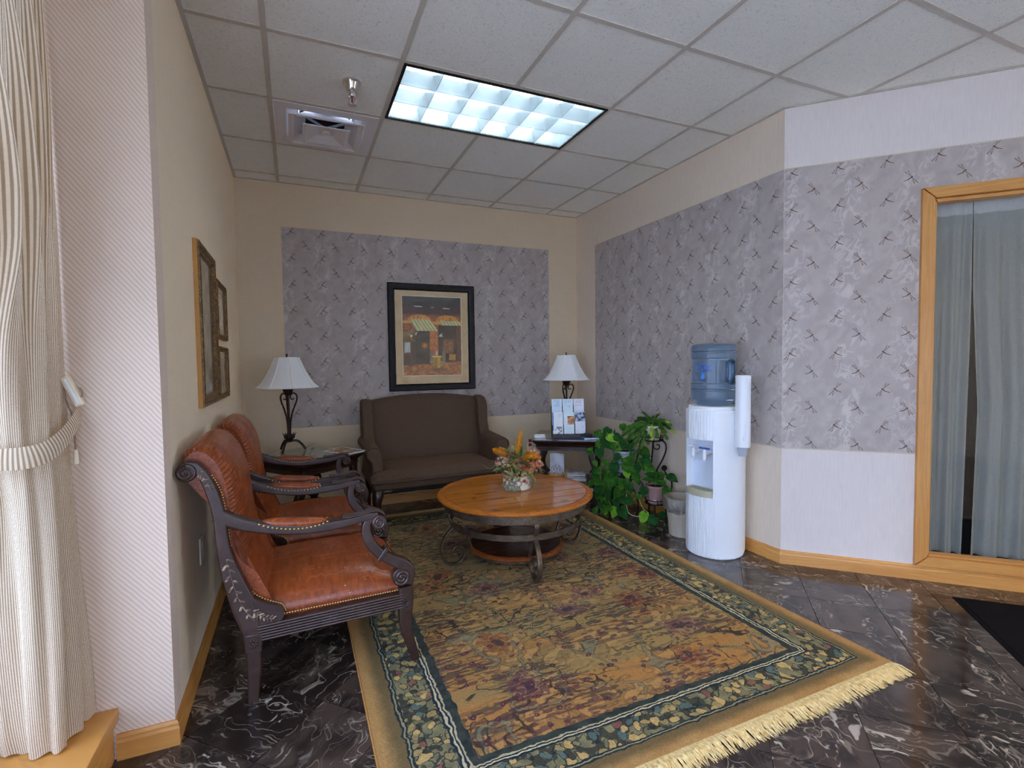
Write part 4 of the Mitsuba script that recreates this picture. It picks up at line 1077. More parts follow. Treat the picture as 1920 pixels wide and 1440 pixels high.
spike(at3(-.03, 0, .12), at3(-.07, -.01, .245), at3(-.150, -.03, .255), 190, .032, 'm_petal_yellow', 'yellow flower spike drooping left')
spike(at3(.03, -.02, .12), at3(.05, -.04, .235), at3(.150, -.05, .205), 230, .034, 'm_petal_yellow', 'yellow flower spike drooping right')
def cluster(c, r, n, mm, lab, size=.019):
    out = []
    for i in range(n):
        q = fr.normal(size=3); q[2] = abs(q[2]) * .8 - .1; q /= np.linalg.norm(q)
        out.append(orient(leafmesh(size * (.8 + .5 * fr.random()), size * .5, .25, .3, n=5, m=3), c + q * r * (.75 + .3 * fr.random()), np.cross(q, fr.normal(size=3)) + .35 * q, q))
    put(k, 'flower_head', cat(out), mm, False, label=lab, kind='stuff')
cluster(at3(-.090, -.02, .165), .052, 110, 'm_petal_dusty', 'dusty pink hydrangea head')
cluster(at3(.105, -.03, .150), .062, 150, 'm_petal_rust', 'rust red hydrangea head')
cluster(at3(.05, -.06, .125), .048, 90, 'm_petal_rust', 'dark red hydrangea head')
cluster(at3(.105, .02, .215), .048, 80, 'm_petal_dusty', 'pale hydrangea head')
cluster(at3(-.045, .0, .215), .030, 44, 'm_petal_pink', 'pink flower head', .013)
cluster(at3(.135, -.05, .165), .032, 44, 'm_petal_cream', 'cream flower head', .013)
for c in ((-.055, -.07, .075), (.0, -.085, .09), (.045, -.09, .068)):
    cl = []
    for i in range(6):
        a = i * 1.047; cl.append(orient(leafmesh(.021, .009, -.3, .3, n=5, m=3), at3(*c), -V3 * .7 + U * math.cos(a) * .8 + np.array([0, 0, math.sin(a) * .8]), -V3))
    put(k, 'flower_head', cat(cl), 'm_petal_red', False, label='small red flower')
for i in range(120):
    a = fr.random() * 6.28; e = fr.random() * 1.3 - .1; r0 = .05 + .08 * fr.random()
    d = np.array([math.cos(a) * math.cos(e), math.sin(a) * math.cos(e), math.sin(e)])
    p0 = np.array([FX, FY, FZ + .115]) + d * [r0, r0, r0 * .95]
    mm = ('m_sage_leaf', 'm_green_leaf', 'm_olive_leaf', 'm_green_leaf', 'm_sage_leaf')[i % 5]
    put(k, 'leaf', orient(leafmesh(.045 + .03 * fr.random(), .010 + .006 * fr.random(), .5, .25, n=7, m=3), p0, d, spin=fr.normal() * .4), mm, True)
fl_ = [[], [], []]
for i in range(260):
    q = fr.normal(size=3); q[2] = abs(q[2]); q /= np.linalg.norm(q); R_ = .05 + .075 * fr.random() ** .5
    fl_[i % 3].append(orient(leafmesh(.022 + .016 * fr.random(), .006 + .004 * fr.random(), .4, .3, n=5, m=3), np.array([FX, FY, FZ + .10]) + q * R_ * [1.1, 1.1, .95], q + .8 * fr.normal(size=3), q))
for ms_, mm in zip(fl_, ('m_sage_leaf', 'm_olive_leaf', 'm_petal_rust')): put(k, 'filler', cat(ms_), mm, False, kind='stuff')
for (r, d, h), mm in zip(((.115, -.06, .06), (.13, -.05, .07), (.105, -.07, .05), (.145, -.045, .055), (.12, -.065, .075), (-.085, -.05, .05), (-.095, -.04, .045), (-.075, -.055, .06)), ['m_olive_leaf', 'm_sage_leaf'] * 4):
    put(k, 'leaf', orient(leafmesh(.065, .008, .5, .2, n=7, m=3), at3(r * .75, d, h + .02), U * np.sign(r) * .75 - V3 * .25 + np.array([0, 0, -.55])), mm, True)
put(k, 'reed', tube([at3(-.01, .0, .09), at3(-.014, .0, .22), at3(-.014, 0, .335)], [.003, .0024, .001], 5), 'm_moss', True)
put(k, 'tendril', tube(spline([at3(-.05, 0, .10), at3(-.09, .0, .15), at3(-.13, .0, .16), at3(-.155, .0, .145), at3(-.17, 0, .13), at3(-.195, 0, .135), at3(-.225, 0, .155)], 50), .0011, 5), 'm_twig', True)
put(k, 'tendril', tube(spline([at3(-.06, -.02, .11), at3(-.10, -.02, .10), at3(-.115, -.02, .08), at3(-.10, -.03, .065), at3(-.085, -.04, .075)], 30), .001, 5), 'm_twig', True)
put(k, 'tendril', tube(spline([at3(.05, .02, .13), at3(.09, .03, .19), at3(.115, .03, .195), at3(.125, .03, .175), at3(.105, .03, .16)], 30), .001, 5), 'm_twig', True)
# ------------------------------------------------------------------ plant corner
PC = np.array([2.93, -1.28, 0]); PD = np.array([.7220, .6919, 0]); PRt = np.array([.6919, -.7220, 0]); PZ = np.array([0, 0, 1.0])
def pp(r, z, d=0.0):
    q = PC + PRt * r + PD * d + PZ * z
    q[0] = min(q[0], CX - .012); return q
mat('m_black_iron', '#0e0d0d', .45, .4)
k = thing('plant_stand', 'black wrought iron tiered plant stand holding the potted plants in the corner', 'plant stand')
def ringtube(c, r, t=.005, z=None): 
    a = np.arange(40) * 2 * np.pi / 40; return tube(np.c_[c[0] + r * np.cos(a), c[1] + r * np.sin(a), np.full(40, c[2])], t, 8, closed=True)
T1, T2, T3 = pp(.083, .628, -.01), pp(-.135, .332, -.02), pp(.112, .132, -.03)
for c, r in ((T1, .082), (T2, .078), (T3, .078)):
    t_ = put(k, 'tray', cat(ringtube(c, r), lathe([(0, c[2] - .004), (r - .002, c[2] - .004), (r - .002, c[2] - .001), (0, c[2] - .001)], 30, (c[0], c[1]))), 'm_black_iron', 35)
    gal = [ringtube(c + PZ * .03, r + .004, .0035)] + [tube([(c[0] + r * math.cos(a), c[1] + r * math.sin(a), c[2]), (c[0] + (r + .004) * math.cos(a), c[1] + (r + .004) * math.sin(a), c[2] + .03)], .003, 6) for a in np.arange(6) * math.pi / 3]
    put(t_, 'gallery', cat(gal), 'm_black_iron', 35)
def scr(name, pts, r=.006, n=60): put(k, name, tube(spline([pp(*q) for q in pts], n), r, 8), 'm_black_iron', True)
scr('scroll', [(.150, .628, -.01), (.178, .612, -.01), (.190, .570, -.01), (.180, .520, -.01), (.150, .450, -.01), (.118, .385, -.01), (.112, .31, -.01), (.130, .22, -.02), (.165, .15, -.02), (.188, .135, -.03)])
scr('scroll', [(.102, .628, -.01), (.092, .598, -.01), (.098, .562, -.01), (.120, .553, -.01), (.138, .570, -.01), (.132, .590, -.01), (.118, .588, -.01)], .005)
scr('scroll', [(.005, .628, -.01), (-.014, .580, -.01), (-.028, .50, -.01), (-.055, .42, -.01), (-.080, .362, -.01), (-.085, .28, -.02), (-.05, .20, -.03), (-.02, .10, -.04), (-.04, .006, -.05)])
scr('scroll', [(-.08, .628, -.01), (-.088, .590, -.01), (-.105, .560, -.01), (-.13, .552, -.01), (-.138, .572, -.01), (-.122, .585, -.01)], .005)
scr('scroll', [(-.085, .292, -.06), (-.05, .318, -.06), (-.012, .308, -.06), (.02, .262, -.06), (.022, .215, -.06), (.0, .195, -.06), (-.018, .215, -.06)], .005)
scr('scroll', [(.185, .165, -.03), (.222, .21, -.03), (.234, .28, -.03), (.225, .33, -.03), (.20, .355, -.03), (.176, .400, -.03)], .005)
scr('leg', [(-.135, .332, .05), (-.16, .22, .05), (-.17, .10, .04), (-.19, .006, .03)])
scr('leg', [(-.20, .332, -.03), (-.225, .2, -.04), (-.23, .1, -.05), (-.25, .006, -.06)])
scr('leg', [(.112, .132, -.105), (.115, .07, -.11), (.12, .006, -.12)])
scr('leg', [(.06, .132, .04), (.05, .07, .05), (.05, .006, .06)])
scr('leg', [(.185, .132, -.05), (.192, .07, -.05), (.198, .006, -.06)])
scr('leg', [(.083, .628, .06), (.07, .45, .065), (.05, .25, .06), (.05, .006, .06)])
for q in ((.178, .413, -.03), (-.129, .345, -.105)):
    c = pp(*q); out = [blob(.010, .010, .010, *c, 1)]
    for i in range(8):
        a = i * math.pi / 4; o = (PRt * math.cos(a) + PZ * math.sin(a)) * .014; out.append(blob(.009, .009, .009, *(c + o - PD * .004), 1))
    put(k, 'flower_finial', cat(out), 'm_black_iron', True)

def glossleaf(key, c0, c1, c2):
    def fn(p, n, uv):
        g = noise(p.x * 34, p.y * 34, p.z * 34); v = noise(p.x * 9, p.y * 9, p.z * 9)
        return mix(mix(C(c0), C(c1), g), C(c2), smoothstep(.55, .95, noise(p.x * 110, p.y * 110, p.z * 40)) * smoothstep(.35, .7, v) * .55)
    scene[key] = {'type': 'principledthin', 'base_color': proc(fn), 'roughness': .34, 'spec_trans': 0.0, 'diff_trans': .3}
glossleaf('m_pothos', '#27501c', '#447a2c', '#8fae4e'); glossleaf('m_pothos_dark', '#1b4021', '#2f5f2e', '#4f7f3d'); glossleaf('m_pothos_bright', '#5f9a2a', '#8cbf3d', '#c5d76a')
mat('m_vine', '#7c8f4a', .6); mat('m_vine_pale', '#b9bf86', .6)
mat('m_galvanized', proc(lambda p, n, uv: mix(C('#6f7a78'), C('#98a29e'), voronoi(p.x * 60 + p.y * 60, p.z * 60)[2])), .5, .35)
mat('m_pink_clay', proc(lambda p, n, uv: mix(C('#9c7670'), C('#b8938a'), .5 + .5 * dr.sin(p.z * 480))), .3, clearcoat=.5)
mat('m_pot_cream', '#cfc3b2', .5); mat('m_soil', '#1d1612', .95)
def pot(key, c, rb, rt, h, m, lip=.006):
    c = np.asarray(c); z = c[2]
    put(key, 'pot', lathe([(0, z), (rb, z), (rb + .002, z + .004), (rt, z + h - .018), (rt + lip, z + h - .016), (rt + lip, z + h), (rt - .004, z + h), (rt - .006, z + h - .02), (0, z + h - .02)], 40, (c[0], c[1])), m, 30)
    put(key, 'soil', lathe([(0, z + h - .012), (rt - .005, z + h - .016)], 30, (c[0], c[1])), 'm_soil', True)
pr = np.random.default_rng(21)
def hleaf(key, q, size, deg, m, facing=None, stemto=None):
    a = math.radians(deg); d = PRt * math.cos(a) - PZ * math.sin(a) - PD * (.25 + .3 * pr.random())
    up = -PD * .75 + PZ * .55 + PRt * .35 * pr.normal() if facing is None else facing
    L = size * 1.08
    p0 = q - d / np.linalg.norm(d) * L * .5
    put(key, 'leaf', orient(leafmesh(L, size * .47, .22, .22, heart=1.0, n=12, m=7), p0, d, up, pr.normal() * .2), m, True)
    return p0
# --- trailing pothos in the galvanised bucket
k = thing('pothos_plant', 'large trailing green pothos in a grey galvanised bucket on the plant stand', 'plant')
GB = T2 + PZ * .0
pot(k, GB, .072, .092, .205, 'm_galvanized', .004)
put(k, 'bucket_hoop', cat(ringtube(GB + PZ * .105, .0855, .002), ringtube(GB + PZ * .03, .078, .002)), 'm_galvanized', True)
PA = [(-0.275, 0.669, 0.07, 120), (-0.308, 0.616, 0.07, 110), (-0.216, 0.634, 0.07, 20), (-0.17, 0.641, 0.061, 30), (-0.262, 0.591, 0.066, 60), (-0.335, 0.569, 0.052, 100), (-0.32, 0.505, 0.07, 80), (-0.185, 0.549, 0.056, 20), (-0.207, 0.575, 0.056, 60), (-0.14, 0.579, 0.056, 100), (-0.18, 0.49, 0.061, 150), (-0.263, 0.434, 0.056, 10), (-0.35, 0.424, 0.042, 60), (-0.356, 0.359, 0.061, 140), (-0.199, 0.393, 0.08, 90), (-0.095, 0.608, 0.047, 100), (-0.055, 0.507, 0.047, 30), (0.04, 0.521, 0.07, 10), (0.054, 0.482, 0.066, 20), (-0.003, 0.447, 0.061, 110), (-0.016, 0.401, 0.056, 80), (0.075, 0.42, 0.08, 20), (-0.095, 0.354, 0.052, 60),
 (-0.341, 0.361, 0.056, 160), (-0.342, 0.306, 0.052, 80), (-0.389, 0.265, 0.056, 150), (-0.323, 0.279, 0.056, 20), (-0.254, 0.308, 0.052, 10), (-0.199, 0.307, 0.07, 70), (-0.286, 0.245, 0.056, 100), (-0.31, 0.215, 0.07, 20), (-0.231, 0.254, 0.056, 100), (-0.136, 0.271, 0.075, 110), (-0.074, 0.253, 0.07, 60), (-0.182, 0.194, 0.084, 130), (-0.25, 0.183, 0.056, 80), (-0.305, 0.15, 0.042, 60), (-0.265, 0.131, 0.052, 90), (-0.092, 0.161, 0.094, 10), (-0.178, 0.12, 0.061, 60), (-0.012, 0.186, 0.042, 40), (-0.308, 0.099, 0.042, 100), (-0.237, 0.092, 0.047, 170), (-0.278, 0.064, 0.056, 120), (-0.343, 0.052, 0.042, 90), (-0.195, 0.05, 0.07, 110), (-0.115, 0.062, 0.08, 45)]
bright = {7, 22, 45, 2}
PA += [(-.24 + .1 * pr.normal(), .60 + .05 * pr.normal(), .055, 360 * pr.random()) for _ in range(10)] + [(-.05 + .07 * pr.normal(), .40 + .10 * pr.normal(), .065, 20 + 80 * pr.random()) for _ in range(12)] + [(-.22 + .09 * pr.normal(), .20 + .10 * pr.normal(), .062, 60 + 60 * pr.random()) for _ in range(24)]
bases = []
for i, (r, z, s, a) in enumerate(PA):
    d = -.10 - .04 * pr.random() if z < .5 else -.05 + .09 * (pr.random() - .5)
    if i in (2, 3, 4, 8): d = -.09
    if i >= len(PA) - 24: d = -.02
    if z < .1: d -= .04
    m = 'm_pothos_bright' if i in bright else ('m_pothos_dark' if pr.random() < .28 else 'm_pothos')
    bases.append(hleaf(k, pp(r, max(z, .045), d), s * 1.18, a, m))
# two leaves lying forward on the floor, one bright and one dark, and one by the rug
for q, s, a, m in ((np.array([2.835, -1.415, .035]), .085, 110, 'm_pothos_bright'), (np.array([2.868, -1.475, .022]), .088, 130, 'm_pothos_dark'), (np.array([2.655, -1.165, .04]), .056, 70, 'm_pothos_bright')):
    bases.append(hleaf(k, q, s, a, m))
for i, ch in enumerate(([6, 12, 13, 23, 25], [11, 24, 26, 30, 36, 41, 44], [14, 28, 31, 35, 37, 42, 43], [20, 22, 33, 38], [19, 17, 18, 21], [32, 34, 39, 45], [27, 29, 40, 46], [1, 5, 6])):
    c = [GB + PZ * .2 + np.array([.05 * math.cos(i), .05 * math.sin(i), 0])] + [bases[j] + PD * .01 for j in ch]
    put(k, 'vine', tube(spline(c, 50), .0022, 5), 'm_vine', True)
put(k, 'vine', tube(spline([pp(-.105, .20, -.10), pp(-.10, .13, -.12), pp(-.085, .06, -.13), np.array([2.80, -1.37, .045]), np.array([2.835, -1.42, .05])], 40), .003, 6), 'm_vine_pale', True)
put(k, 'vine', tube(spline([pp(-.02, .20, -.08), pp(.0, .15, -.10), pp(.03, .09, -.10), pp(.07, .06, -.10)], 40), .003, 6), 'm_vine_pale', True)
put(k, 'leaf', orient(leafmesh(.07, .03, .4, .5, heart=1.0, n=10, m=5), pp(.155, .07, -.07), -PZ * .6 + PRt * .3, -PD + PZ * .3), 'm_pothos_dark', True)

# --- small pothos in the pink pot
k = thing('pothos_plant', 'small green pothos in a glossy pink pot low on the plant stand', 'plant')
PK = pp(.112, .1325, -.03)
pot(k, PK, .058, .076, .142, 'm_pink_clay', .004)
put(k, 'label_tag', orient(box(0, .022, -.006, .006, -.0005, .0005, .0002), PK - PD * .0655 + PZ * .03 - PRt * .012, PRt, -PD), 'm_white_plastic')
for i, (r, z, s, a) in enumerate([(0.092, 0.352, 0.07, 170), (0.147, 0.334, 0.08, 80), (0.071, 0.364, 0.066, 200), (0.185, 0.319, 0.056, 30), (0.252, 0.36, 0.08, 20), (0.202, 0.25, 0.08, 120), (0.113, 0.367, 0.056, 300), (.05, .33, .06, 190), (.12, .31, .06, 60), (.16, .36, .06, 330)]):
    b = hleaf(k, pp(r, z, -.05 - .05 * pr.random() - (.08 if r > .18 else 0)), s, a, 'm_pothos_dark' if i in (0, 4, 2) else 'm_pothos')
    put(k, 'stem', tube(bezier([PK + PZ * .12, PK + PZ * .19, b * .5 + (PK + PZ * .2) * .5, b], 14), .0018, 5), 'm_vine', True)

# --- holiday cactus on top
k = thing('holiday_cactus', 'green holiday cactus with arching flat stems in the topmost pot of the plant stand', 'plant')
pot(k, T1 + PZ * 0, .052, .070, .115, 'm_pot_cream')
glossleaf('m_cactus', '#35571f', '#56803a', '#7fa052'); glossleaf('m_cactus_light', '#7fa43a', '#a9c653', '#d2de86'); glossleaf('m_cactus_dark', '#2a3f22', '#41592f', '#5a5a35')
root = T1 + PZ * .11
def cactus_stem(e, m, seglen=.046, w=.0128, lift=.05):
    dlt = e - root; h = root + dlt * .45 + PZ * (lift + .12 * max(0, -dlt[2]))
    s = root + dlt * [.12, .12, 0] 
    b = bezier([s, s * .4 + h * .6 + PZ * .02, h * .75 + e * .25, e], 60)
    arc = np.r_[0, np.cumsum(np.linalg.norm(np.diff(b, axis=0), axis=1))]; n = max(2, int(round(arc[-1] / seglen)))
    f = (arc / arc[-1] * n) % 1.0; f[-1] = 1
    ww = w * (.38 + .62 * np.clip(np.sin(np.pi * np.clip(f * .93 + .05, 0, 1)) ** .55, 0, 1))
    put(k, 'stem', sweep(b, circle(1, 8), ww, np.full(60, .0022), up=tuple(PZ * .6 - PD * .7)), m, 45)
for i, (r, z) in enumerate([(-0.119, 0.614), (-0.076, 0.573), (-0.035, 0.614), (-0.115, 0.723), (-0.097, 0.672), (-0.14, 0.657), (0.267, 0.704), (0.212, 0.651), (0.14, 0.657), (0.091, 0.671), (0.103, 0.646), (0.008, 0.848), (0.144, 0.83), (0.224, 0.778), (0.24, 0.758), (0.016, 0.578), (-0.047, 0.562), (-0.013, 0.533), (0.05, 0.729), (0.172, 0.734), (0.192, 0.794), (-0.055, 0.769), (0.029, 0.814), (0.123, 0.804), (-.08, .63), (-.10, .70), (-.02, .66), (.02, .68), (.20, .70), (.0, .60), (-.06, .70), (.16, .77), (.10, .82), (-.03, .80), (.06, .60), (-.13, .69), (.03, .83), (.23, .73)]):
    d = -.09 - .06 * pr.random() if z < .72 else -.06 + .08 * (pr.random() - .5)
    if r > .15: d = -.10 - .05 * pr.random()
    m = 'm_cactus_light' if i in (9, 10, 6, 13) else ('m_cactus_dark' if i % 4 == 1 else 'm_cactus')
    cactus_stem(pp(r, z, d), m)

# ------------------------------------------------------------------ waste bin with a plastic liner
k = thing('waste_bin', 'beige waste bin with a clear plastic liner beside the water cooler', 'waste bin')
BX, BY = 2.925, -1.742
mat('m_bin', '#b7ab98', .45)
bp = [(0, .001), (.086, .001), (.090, .005), (.116, .262), (.120, .266), (.120, .274), (.114, .276), (.088, .012), (0, .010)]
put(k, 'body', lathe(bp, 56, (BX, BY)), 'm_bin', 30)
scene['m_liner'] = {'type': 'principledthin', 'base_color': rgb('#e9e9e6'), 'roughness': .15, 'spec_trans': .82, 'diff_trans': .9, 'eta': 1.4}
nA = 120; aa = np.arange(nA) * 2 * np.pi / nA; R = []
for r, z, w in ((.108, .17, .002), (.111, .23, .003), (.1145, .272, .003), (.119, .283, .002), (.1265, .277, .003), (.130, .262, .005), (.131, .24, .007), (.129, .215, .009), (.125, .195, .006), (.122, .186, .005)):
    q = np.c_[np.cos(aa) * r * 30, np.sin(aa) * r * 30, np.full(nA, z * 30)]
    rr = r + w * (meshkit.noise(q * 2.2, 3) * 2 - .8) * 1.8 + .4 * w * np.sin(aa * 23 + z * 90)
    zz = z + .008 * (meshkit.noise(q * .8, 9) - .5) * (r > .121)
    R.append(np.c_[BX + rr * np.cos(aa), BY + rr * np.sin(aa), zz])
put(k, 'liner', loft(R, caps=False), 'm_liner', True, label='crumpled clear plastic liner')

# ------------------------------------------------------------------ water cooler
k = thing('water_cooler', 'white floor standing water cooler with two taps against the right wall', 'water cooler')
WX, WY = 2.893, -2.072
FDIR = 186.0                                   # the way the front faces (degrees)
def wl(m): return place(m, WX, WY, 0, FDIR)    # local: +x is the front
def plan(rf=.178, n=90, back=-.150, ribs=False, k_=1.0):
    a = np.linspace(-118, 118, n); rad = np.full(n, rf)
    if ribs: rad = rad - .0060 * (np.cos(np.radians(a) * 360 / 5.6) < -.1) * (np.abs(a - 8) < 32)
    p = np.c_[rad * np.cos(np.radians(a)), rad * np.sin(np.radians(a)) * k_]
    return np.vstack([p, [(back + .012, rf * .72), (back, rf * .66), (back, -rf * .66), (back + .012, -rf * .72)]])
def shell(z, f=1.0, **q):
    p = plan(**q) * f; return np.c_[p, np.full(len(p), z)]
# three stacked mouldings; the middle one carries the tap recess
NR = 338
low = [shell(z, f, n=NR, ribs=True) for z, f in ((.003, .93), (.012, .985), (.03, 1), (.385, 1), (.393, .995))]
put(k, 'lower_panel', wl(loft(low)), 'm_white_plastic', 28, label='ribbed white lower panel')
up = [shell(z, f, n=NR, ribs=True) for z, f in ((.752, 1), (.915, 1), (.930, .993), (.938, .97))]
put(k, 'upper_panel', wl(loft(up)), 'm_white_plastic', 28, label='ribbed white upper panel')
import manifold3d as m3
def man(m):
    m = m.copy(); m.merge_vertices(); return m3.Manifold(m3.Mesh(np.asarray(m.vertices, np.float32), np.asarray(m.faces, np.uint32)))
def unman(M):
    q = M.to_mesh(); return tm(q.vert_properties[:, :3], q.tri_verts)
midp = sg.Polygon(plan(n=120)); midm = prism(midp, .752 - .393, .393)
cutp = sg.Polygon([(.085, -.098), (.3, -.115), (.3, .115), (.085, .098)])
put(k, 'middle_panel', wl(unman(man(midm) - man(prism(cutp, .40, .30)) if False else man(midm) - man(prism(cutp, .752 - .393 + .02, .383)))), 'm_white_plastic', 28, label='plain white middle panel around the recess')
put(k, 'recess_liner', wl(cat(box(.083, .087, -.098, .098, .394, .751, .001))), 'm_recess_plastic')
put(k, 'seam', wl(box(-.02, .03, -.1786, -.1765, .01, .93, .0004)), 'm_recess_plastic')
dt = sg.Polygon(plan(n=120)).intersection(sg.box(.088, -.096, .3, .096)).buffer(.004)
put(k, 'drip_tray', wl(cat(prism(dt, .040, .392, .002))), 'm_beige_plastic', 28, label='beige drip tray')
put(k, 'drip_grille', wl(cat(*[box(.100, .160, y - .003, y + .003, .4325, .4345, .0006) for y in np.linspace(-.07, .07, 9)])), 'm_tray_dark', kind='stuff')
mat('m_tray_dark', '#7d7a62', .5)
for y, mm, nm in ((.046, 'm_blue_plastic', 'blue tap lever'), (-.040, 'm_white_plastic', 'white tap lever')):
    t_ = put(k, 'tap', wl(cat(rot(cyl(.014, 0, .070, n=18), (0, 1, 0), 90, (0, 0, 0)).apply_translation([.087, y, .672]), cyl(.0125, .640, .694, .155, y, 18), lathe([(0, .626), (.009, .626), (.0115, .642), (0, .642)], 16, (.155, y)))), 'm_white_plastic', 35)
    put(t_, 'lever', wl(rot(box(.120, .192, y - .016, y + .016, .694, .706, .004), (0, 1, 0), -12, (.155, y, .698))), mm, 30, label=nm)
put(k, 'collar', wl(loft([shell(z, f, n=120) for z, f in ((.936, .90), (.952, .905), (.960, .89), (.962, .84))])), 'm_white_plastic', 28)

# bottle: translucent blue, with a hand grip moulded into one side
BXc, BYc = 2.884, -2.068
k = thing('water_bottle', 'blue translucent water bottle upside down on the water cooler', 'water bottle')
def bottle_profile():
    p = [(0, .962), (.060, .962), (.095, .964), (.104, .972), (.122, .984), (.136, 1.000), (.1385, 1.02), (.1385, 1.055), (.1375, 1.058), (.1335, 1.062), (.1335, 1.068), (.1375, 1.072), (.1385, 1.078), (.1385, 1.100), (.1370, 1.104), (.1330, 1.108), (.1325, 1.12), (.1325, 1.255), (.1335, 1.262), (.1385, 1.266), (.1395, 1.272), (.1395, 1.292), (.1385, 1.297), (.1350, 1.300), (.1350, 1.306), (.1395, 1.312), (.1395, 1.325), (.136, 1.342), (.125, 1.353), (.105, 1.357), (0, 1.357)]
    return p
bm = man(lathe(bottle_profile(), 96, (0, 0)))
# grip: a pocket cut through the side, leaving a vertical bar at the outside
def capsule(x, y, z0, z1, rx, ry):
    m = trimesh.creation.icosphere(subdivisions=3); v = m.vertices; v = v * [rx, ry, min(rx, .03)]; v[:, 2] += np.where(v[:, 2] > 0, z1, z0); m.vertices = v + [x, y, 0]; return m
pocket = man(capsule(.118, 0, 1.125, 1.230, .066, .052)); 
bar_ = man(sweep(spline([(.095, 0, 1.245), (.112, 0, 1.232), (.121, 0, 1.20), (.121, 0, 1.15), (.112, 0, 1.118), (.098, 0, 1.108)], 30), circle(1, 18), .0135))
bot = unman((bm - pocket) + bar_)
scene['m_bottle'] = {'type': 'principled', 'base_color': rgb('#a9c6e0'), 'roughness': .07, 'spec_trans': .86, 'eta': 1.33}
put(k, 'body', place(bot, BXc, BYc, 0, -82), 'm_bottle', 30)
# printed name and drop, facing left in the picture
mat('m_bottle_print', '#2f62c4', .4); mat('m_bottle_drop', '#4a86dc', .3)
def wrap(m, deg0, z0, r=.1331):
    v = m.vertices.copy(); a = np.radians(deg0) + v[:, 0] / r; rr = r + v[:, 2]
    m = m.copy(); m.vertices = np.c_[BXc + rr * np.cos(a), BYc + rr * np.sin(a), z0 + v[:, 1]]; return m
tx = meshkit.text_mesh('IOYOHI', .031, .0006, bold=True); tx.vertices[:, 0] -= tx.vertices[:, 0].mean(); tx.vertices[:, 0] *= .60
tx = tx.subdivide()
put(k, 'lettering', wrap(tx, 197, 1.190), 'm_bottle_print', label='blue printed lettering')
dp = sg.Polygon(spline([(0, .024), (.006, .010), (.0095, 0), (.006, -.009), (0, -.011), (-.006, -.009), (-.0095, 0), (-.006, .010)], 40, True))
put(k, 'drop_print', wrap(sc(prism(dp, .0006), 1.35, 1.45, 1), 197, 1.148), 'm_bottle_drop', label='printed water drop')
put(k, 'small_print', wrap(cat(*[prism(sg.box(x, 0, x + .006, .0022), .0005) for x in np.arange(-.045, .045, .009)]), 197, 1.181), 'm_bottle_print', kind='stuff')

# cup dispenser on the side
k = thing('cup_dispenser', 'white tube paper cup dispenser fixed to the side of the water cooler', 'cup dispenser')
dx, dy = 2.890, -2.296
put(k, 'tube', lathe([(.036, .722), (.042, .722), (.0435, .726), (.0435, 1.135), (.043, 1.137), (.0435, 1.139), (.0445, 1.141), (.0445, 1.152), (.042, 1.158), (.030, 1.160), (0, 1.160)], 40, (dx, dy)), 'm_white_plastic', 30)
put(k, 'bottom_ring', lathe([(.036, .722), (.030, .718), (.030, .726), (.036, .728)], 40, (dx, dy), closed=True), 'm_white_plastic', 30)
scene['m_cup'] = {'type': 'principledthin', 'base_color': rgb('#dfe3ea'), 'roughness': .2, 'spec_trans': .45, 'diff_trans': .5, 'eta': 1.4}
put(k, 'cup', lathe([(0, .664), (.0225, .664), (.0235, .667), (.033, .728)], 40, (dx, dy)), 'm_cup', 30, label='clear plastic cup hanging out of the tube')
put(k, 'bracket', cat(place(box(-.030, .030, -.012, .012, .80, .89, .004), 2.888, -2.262, 0, 90), box(2.872, 2.900, -2.27, -2.240, .80, .89, .003)), 'm_recess_plastic')
for z in (.770, .783): put(k, 'screw', mv(rot(cyl(.0028, 0, .002, n=10), (1, 0, 0), 90), dx - .0436 * .72 * .9, dy - .0436 * .69 * 1.03, z), 'm_dark', 30)
